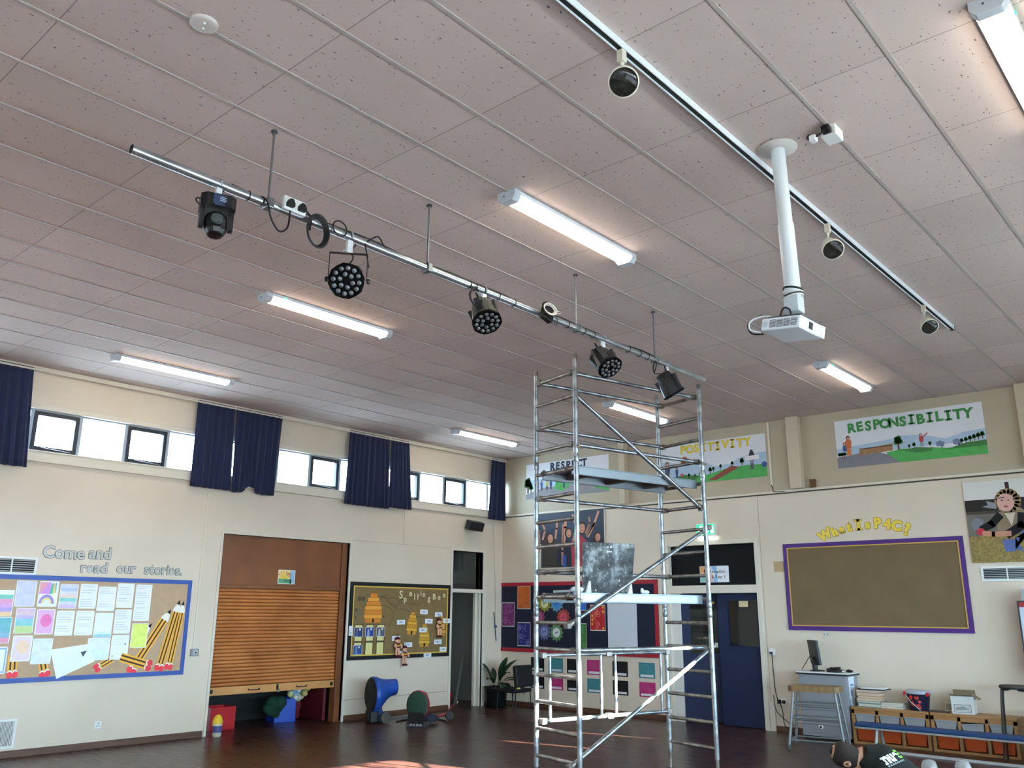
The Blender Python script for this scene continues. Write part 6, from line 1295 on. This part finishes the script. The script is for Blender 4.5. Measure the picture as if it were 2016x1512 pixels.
# dark stool behind
t = thing('dark_stool', 'dark stool with paired tubular legs standing behind the gym bench', 'stool', T(12.80, 2.80, 0)); BR_ = mat('#26221e', .4)
MB().lathe([(.001, .855), (.15, .855), (.165, .87), (.165, .89), (.15, .90), (.001, .90)], mat('#3a352e', .6), 28).build('seat', t)
for s in (-1, 1):
    for d_ in (-.035, .035): MB().tube([(d_, s * .05, .845), (d_, s * .11, .835), (d_ * 1.3, s * .14, .78), (d_ * 2.5, s * .19, 0)], .012, BR_, 10).build('leg', t)
tag(MB().box(-.15, .15, -.11, .11, 0, .56, mat('#131415', .6)).box(-.155, .155, -.115, .115, .56, .6, mat('#1c1d1f', .5)).build('black_bin', None, T(12.86, 2.56, 0), bevel=.008), 'black bin standing at the right end of the gym bench', 'bin')
t = thing('flip_chart', 'white flip chart board with a dark frame at the right edge, by the vent', 'flip chart', T(13.12, 2.33, 0) @ RZ(3)); MB().box(-.012, .012, -.38, .36, 1.12, 1.92, mat('#c3c9d6', .35)).build('sheet_board', t); mb = MB()
for q in ((-.38, -.36, 1.1, 1.94), (.34, .36, 1.1, 1.94), (-.36, .34, 1.1, 1.12), (-.36, .34, 1.92, 1.94)): mb.box(-.018, .018, *q, DGREY)
mb.build('frame', t); MB().box(-.02, .02, -.3, .34, 1.86, 1.92, mat('#9c3030', .5)).build('red_clip_bar', t)
for y in (-.33, .30): MB().tube([(.02, y, 1.1), (.08, y * 1.15, 0)], .014, DGREY, 8).build('leg', t)
tag(MB().box(-.06, .06, -.14, .10, 0, .14, mat('#9aa4a6', .5)).box(-.062, -.06, -.05, .02, .03, .10, mat('#3c4c6c')).build('printed_packet', None, T(13.12, 2.52, 1.945), bevel=.01), 'grey printed packet on top of the flip chart', 'packet')
t = thing('red_tabard', 'red cloth hanging under the flip chart at the right edge', 'cloth', T(13.0, 2.45, .78)); mb = MB(); mb.prism([(-.16, .36), (.2, .36), (.17, .18), (.1, 0), (-.14, .0)], -.02, .02, mat('#b81c38', .8), basis((0, 0, 0), (0, 1, 0), (0, 0, 1), (1, 0, 0))); mb.build('cloth', t, bevel=.01)
# clear plastic packaging and carton near the person
k = NT('clear_plastic'); k.b.inputs['Base Color'].default_value = rgb('#b4b4b2'); k.b.inputs['Roughness'].default_value = .18; k.b.inputs['Alpha'].default_value = .55; PLA = k.m
t = thing('plastic_carrier', 'clear plastic carrier with two upright rounded cups on the floor right of the person', 'container', T(8.28, 2.40, 0) @ RZ(-50))
MB().box(-.16, .16, -.06, .06, .35, .49, PLA).box(-.19, .19, -.08, .08, 0, .36, PLA).build('tray', t, bevel=.02, bseg=3)
for s in (-1, 1): MB().lathe([(.062, .36), (.066, .40), (.064, .52), (.05, .56), (.02, .575), (.001, .575)], PLA, 24, T(s * .14, 0, 0)).build('cup', t)
# ------------------------------------------------------------------ the person bending down
def skin_mesh(name, joints, edges, m, root, parent, sub=2, smooth=True):
    me = bpy.data.meshes.new(name); keys = list(joints); me.from_pydata([joints[k][0] for k in keys], [(keys.index(a), keys.index(b)) for a, b in edges], []); o = bpy.data.objects.new(name, me); C.objects.link(o)
    me.materials.append(m); sk = o.modifiers.new('skin', 'SKIN'); sk.use_smooth_shade = True; sk.branch_smoothing = .6
    for i, k_ in enumerate(keys):
        r_ = joints[k_][1]; r_ = r_ if isinstance(r_, tuple) else (r_, r_); me.skin_vertices[0].data[i].radius = r_; me.skin_vertices[0].data[i].use_root = (k_ == root)
    s = o.modifiers.new('sub', 'SUBSURF'); s.levels = sub; s.render_levels = sub
    if parent: o.parent = parent
    return o
PB = Vector((7.05, 2.62, 0)); PRT = Vector((.70, -.71, 0)); PAW = Vector((.71, .70, 0))      # right and away as the camera sees them
def pw(r_, a_, z): v = PB + PRT * r_ + PAW * a_; return (v.x, v.y, z)
person = thing('person', 'person in a black T-shirt kneeling and bending down beside the gym bench', 'person', T(PB.x, PB.y, 0))
LOC = Matrix.Translation((-PB.x, -PB.y, 0))
def J(r_, a_, z, rad): v = LOC @ Vector(pw(r_, a_, z)); return (tuple(v), rad)
SKN = mat('#b98a70', .55); J_ = {}
J_['pelvis'] = J(.46, -.03, .40, .135); J_['belly'] = J(.33, .0, .50, .13); J_['chest'] = J(.17, .02, .62, .14); J_['upper'] = J(.09, .03, .68, .11); J_['neck'] = J(.0, .05, .715, .058); J_['skull0'] = J(-.06, .07, .70, .062)
J_['shl'] = J(.05, -.15, .60, .062); J_['ell'] = J(-.05, -.22, .33, .042); J_['wrl'] = J(-.14, -.05, .12, .030); J_['pal'] = J(-.17, .0, .06, .032)
J_['shr'] = J(.16, .20, .71, .062); J_['elr'] = J(.08, .36, .46, .042); J_['wrr'] = J(-.06, .36, .20, .030); J_['par'] = J(-.10, .34, .12, .032)
J_['hpl'] = J(.50, -.13, .36, .10); J_['knl'] = J(.22, -.17, .08, .065); J_['anl'] = J(.62, -.20, .06, .042); J_['tol'] = J(.72, -.2, .03, .035)
J_['hpr'] = J(.50, .11, .36, .10); J_['knr'] = J(.22, .18, .08, .065); J_['anr'] = J(.62, .20, .06, .042); J_['tor'] = J(.72, .2, .03, .035)
E_ = [('pelvis', 'belly'), ('belly', 'chest'), ('chest', 'upper'), ('upper', 'neck'), ('neck', 'skull0'), ('chest', 'shl'), ('shl', 'ell'), ('ell', 'wrl'), ('wrl', 'pal'), ('chest', 'shr'), ('shr', 'elr'), ('elr', 'wrr'), ('wrr', 'par'), ('pelvis', 'hpl'), ('hpl', 'knl'), ('knl', 'anl'), ('anl', 'tol'), ('pelvis', 'hpr'), ('hpr', 'knr'), ('knr', 'anr'), ('anr', 'tor')]
body = skin_mesh('body', J_, E_, SKN, 'pelvis', person)
def hand(p0, fwd, side, thumb_s, par_):
    f_, s_ = Vector(fwd).normalized(), Vector(side).normalized(); n_ = f_.cross(s_); p0 = Vector(p0)
    for i, (L_, o_) in enumerate(((.072, -.03), (.082, -.01), (.077, .011), (.06, .03))):
        b = p0 + s_ * o_ + f_ * .02; q = [b, b + f_ * L_ * .45 + n_ * .004, b + f_ * L_ * .78 + Vector((0, 0, -.012)), b + f_ * L_ + Vector((0, 0, -.028))]
        jj = {k_: (tuple(v), .0095 - .001 * k_) for k_, v in enumerate(q)}; skin_mesh('finger', jj, [(0, 1), (1, 2), (2, 3)], SKN, 0, par_, 1)
    b = p0 - f_ * .01 + s_ * thumb_s * .028; q = [b, b + s_ * thumb_s * .025 + f_ * .025, b + s_ * thumb_s * .03 + f_ * .055 + Vector((0, 0, -.01))]; skin_mesh('thumb', {k_: (tuple(v), .011 - .001 * k_) for k_, v in enumerate(q)}, [(0, 1), (1, 2)], SKN, 0, par_, 1)
fL = (LOC.to_3x3() @ (PRT * -.6 + PAW * .8)); hand(J_['pal'][0], fL, PRT * .8 + PAW * .6, -1, body); hand(J_['par'][0], PRT * -.9 + PAW * -.3, PRT * -.3 + PAW * .9, -1, body)
# head: lofted rings along the crown axis, with face details; it looks down and to the left, away
hc = LOC @ Vector(pw(-.10, .085, .70)); hup = (PRT * -.85 + PAW * .25 + Vector((0, 0, .20))).normalized(); hf = (PRT * .05 + PAW * .60 + Vector((0, 0, -.80))); hf = (hf - hup * hf.dot(hup)).normalized(); hs = hup.cross(hf)
HM = basis(hc, hs, hf, hup)        # x side, y face, z crown
prof = [(-.125, .035, .04, .03), (-.11, .055, .065, .022), (-.075, .066, .085, .01), (-.03, .073, .094, .002), (.02, .077, .098, -.004), (.06, .074, .094, -.008), (.09, .060, .076, -.010), (.112, .036, .045, -.010), (.12, .006, .008, -.010)]
vs = []; fs = []; n = 20
for z_, a_, b_, c_ in prof: vs += [(a_ * math.cos(2 * PI * i / n), c_ + b_ * math.sin(2 * PI * i / n), z_) for i in range(n)]
for k_ in range(len(prof) - 1):
    for i in range(n): fs.append((k_ * n + i, k_ * n + (i + 1) % n, (k_ + 1) * n + (i + 1) % n, (k_ + 1) * n + i))
fs += [tuple(range(n - 1, -1, -1)), tuple(range((len(prof) - 1) * n, len(prof) * n))]
hm = MB(); hm.add(vs, fs, SKN, True, HM)
hm.add([(-.012, .088, -.005), (.012, .088, -.005), (.016, .09, -.045), (-.016, .09, -.045), (0, .118, -.04), (0, .092, .012)], [(0, 3, 4, 5), (1, 5, 4, 2), (3, 2, 4)], SKN, True, HM)
for s in (-1, 1): hm.ball(tuple(HM @ Vector((s * .03, .082, .005))), .012, mat('#e9e4de', .4), 10); hm.ball(tuple(HM @ Vector((s * .03, .0905, .005))), .006, BRN, 8)
hm.add([(-.025, .091, -.07), (.025, .091, -.07), (.018, .094, -.078), (-.018, .094, -.078)], [(0, 1, 2, 3)], mat('#9a5a50', .6), False, HM)
head = hm.build('head', person)
for s in (-1, 1):
    mb = MB(); mb.tube([tuple(HM @ Vector((s * (.072 + .012 * math.sin(q)), .005 + .024 * math.cos(q), -.012 + .034 * math.sin(q)))) for q in [R(x_) for x_ in range(-100, 240, 20)]], .007, SKN, 8); mb.ball(tuple(HM @ Vector((s * .074, .0, -.012))), .02, SKN, 10, (.5, .9, 1.1)); mb.build('ear', head)
# short hair cap
vs = []; fs = []; n = 28; rings = [(-.07, 1.05), (-.03, 1.05), (.02, 1.06), (.06, 1.07), (.09, 1.09), (.115, 1.1), (.13, .9)]
def hd(z_):
    for (z0, a0, b0, c0), (z1, a1, b1, c1) in zip(prof[:-1], prof[1:]):
        if z0 <= z_ <= z1: t_ = (z_ - z0) / (z1 - z0); return a0 + (a1 - a0) * t_, b0 + (b1 - b0) * t_, c0 + (c1 - c0) * t_
    return prof[-1][1:]
for z_, g_ in rings:
    for i in range(n):
        an = 2 * PI * i / n; a_, b_, c_ = hd(min(.1199, z_)); face = max(0, math.sin(an)); zz = z_ + (face ** 1.5) * max(0, (.045 - z_)) * 1.15 if z_ < .05 else z_
        a2_, b2_, c2_ = hd(min(.1199, zz)); vs.append((a2_ * g_ * math.cos(an) , c2_ + b2_ * g_ * math.sin(an), zz))
for k_ in range(len(rings) - 1):
    for i in range(n): fs.append((k_ * n + i, k_ * n + (i + 1) % n, (k_ + 1) * n + (i + 1) % n, (k_ + 1) * n + i))
fs.append(tuple(range((len(rings) - 1) * n, len(rings) * n)))
mb = MB(); mb.add(vs, fs, mat('#2a1f1a', .85, noise=.25, nscale=60), True, HM); mb.build('hair', head)
# clothes: a T-shirt lofted round the spine with sleeves, trousers over the legs
def grow(keys, g_, scale=1.0): return {k_: (J_[k_][0], J_[k_][1] * scale + g_) for k_ in keys}
def lerpv(a_, b_, t_): return Vector(J_[a_][0]).lerp(Vector(J_[b_][0]), t_)
ac = (Vector(J_['shr'][0]) - Vector(J_['shl'][0])).normalized()
sp_ = [(lerpv('pelvis', 'belly', -.35), .19, .15), (lerpv('pelvis', 'belly', .2), .185, .15), (lerpv('belly', 'chest', .0), .18, .145), (lerpv('belly', 'chest', .5), .195, .15), (lerpv('chest', 'upper', .0), .215, .15), (lerpv('chest', 'upper', .6), .225, .135), (lerpv('chest', 'upper', 1.1), .20, .11), (lerpv('upper', 'neck', .45), .13, .088), (lerpv('upper', 'neck', 1.05), .080, .072), (lerpv('upper', 'neck', 1.0), .070, .062)]
mb = MB(); n = 28; vs = []; fs = []; tg = (Vector(J_['neck'][0]) - Vector(J_['pelvis'][0])).normalized(); a1 = (ac - tg * ac.dot(tg)).normalized(); b1 = tg.cross(a1)
for c_, w_, d_ in sp_: vs += [tuple(c_ + a1 * w_ * (abs(math.cos(q)) ** .8) * (1 if math.cos(q) > 0 else -1) + b1 * d_ * (abs(math.sin(q)) ** .9) * (1 if math.sin(q) > 0 else -1)) for q in [2 * PI * i / n for i in range(n)]]
for k_ in range(len(sp_) - 1):
    for i in range(n): fs.append((k_ * n + i, k_ * n + (i + 1) % n, (k_ + 1) * n + (i + 1) % n, (k_ + 1) * n + i))
fs.append(tuple(range(n - 1, -1, -1))); TS = mat('#0f1513', .85); mb.add(vs, fs, TS, True)
for a_, b_ in (('shl', 'ell'), ('shr', 'elr')):
    mb.tube([lerpv(a_, 'chest', .35), lerpv(a_, b_, .0), lerpv(a_, b_, .3), lerpv(a_, b_, .65)], [.09, .085, .075, .068], TS, 18)
shirt = mb.build('t_shirt', person); ss = shirt.modifiers.new('sub', 'SUBSURF'); ss.levels = 1; ss.render_levels = 1
tj = grow(['hpl', 'knl', 'hpr', 'knr'], .018); tj['pelvis'] = (J_['pelvis'][0], .152); tj['anl'] = (J_['anl'][0], .058); tj['anr'] = (J_['anr'][0], .058)
skin_mesh('trousers', tj, [('pelvis', 'hpl'), ('hpl', 'knl'), ('knl', 'anl'), ('pelvis', 'hpr'), ('hpr', 'knr'), ('knr', 'anr')], mat('#1b1d22', .9), 'pelvis', person)
for k_ in 'lr':
    a_, b_ = Vector(J_['an' + k_][0]), Vector(J_['to' + k_][0]); skin_mesh('shoe', {0: (tuple(a_ + Vector((0, 0, -.01))), .052), 1: (tuple(b_ + Vector((0, 0, .01))), .045)}, [(0, 1)], mat('#1a1a1a', .6), 0, person)
# logo on the back, laid on the cloth
dg = bpy.context.evaluated_depsgraph_get(); ev = shirt.evaluated_get(dg); bvh = BVHTree.FromObject(ev, dg)
lo = Vector(J_['upper'][0]).lerp(Vector(J_['chest'][0]), .75); lu = (Vector(J_['neck'][0]) - Vector(J_['chest'][0])).normalized(); ln = (-PAW + Vector((0, 0, .55))); ln = (ln - lu * ln.dot(lu)).normalized(); lx = lu.cross(ln); lu, lx = (lu * math.cos(R(38)) + lx * math.sin(R(38))), (lx * math.cos(R(38)) - lu * math.sin(R(38))); lo = lo + lu * .02
def lay(vs, fs, m, mb, dx, dy, lift=.003):
    out = []
    for x_, y_, _ in vs:
        o_ = lo + lx * (x_ + dx) + lu * (y_ + dy) + ln * .4; h_ = bvh.ray_cast(o_, -ln); out.append(tuple((h_[0] if h_[0] else lo + lx * (x_ + dx) + lu * (y_ + dy)) + ln * lift))
    mb.add(out, fs, m)
def grid(x0, y0, x1, y1, nx=8, ny=8):
    vs = [(x0 + (x1 - x0) * i / nx, y0 + (y1 - y0) * j / ny, 0) for j in range(ny + 1) for i in range(nx + 1)]; return vs, [(j * (nx + 1) + i, j * (nx + 1) + i + 1, (j + 1) * (nx + 1) + i + 1, (j + 1) * (nx + 1) + i) for j in range(ny) for i in range(nx)]
mb = MB(); LW_ = mat('#dfe6e4', .7)
for ch, dx in (('n', -.085), ('u', -.025), ('e', .035)):
    vs, fs = text(ch, .115, .006, 'LEFT'); lay(vs, fs, LW_, mb, dx - .01, -.03, .004)
for i in range(3): vs, fs = grid(.075, -.03 + .028 * i, .125, -.012 + .028 * i, 4, 2); lay(vs, fs, mat('#7fc04a', .7), mb, 0, 0, .004)
for i in range(9): vs, fs = grid(-.09 + i * .022, -.055, -.076 + i * .022, -.043, 2, 2); lay(vs, fs, mat('#9aa5a2', .8), mb, 0, 0, .004)
lg = mb.build('back_logo', shirt)
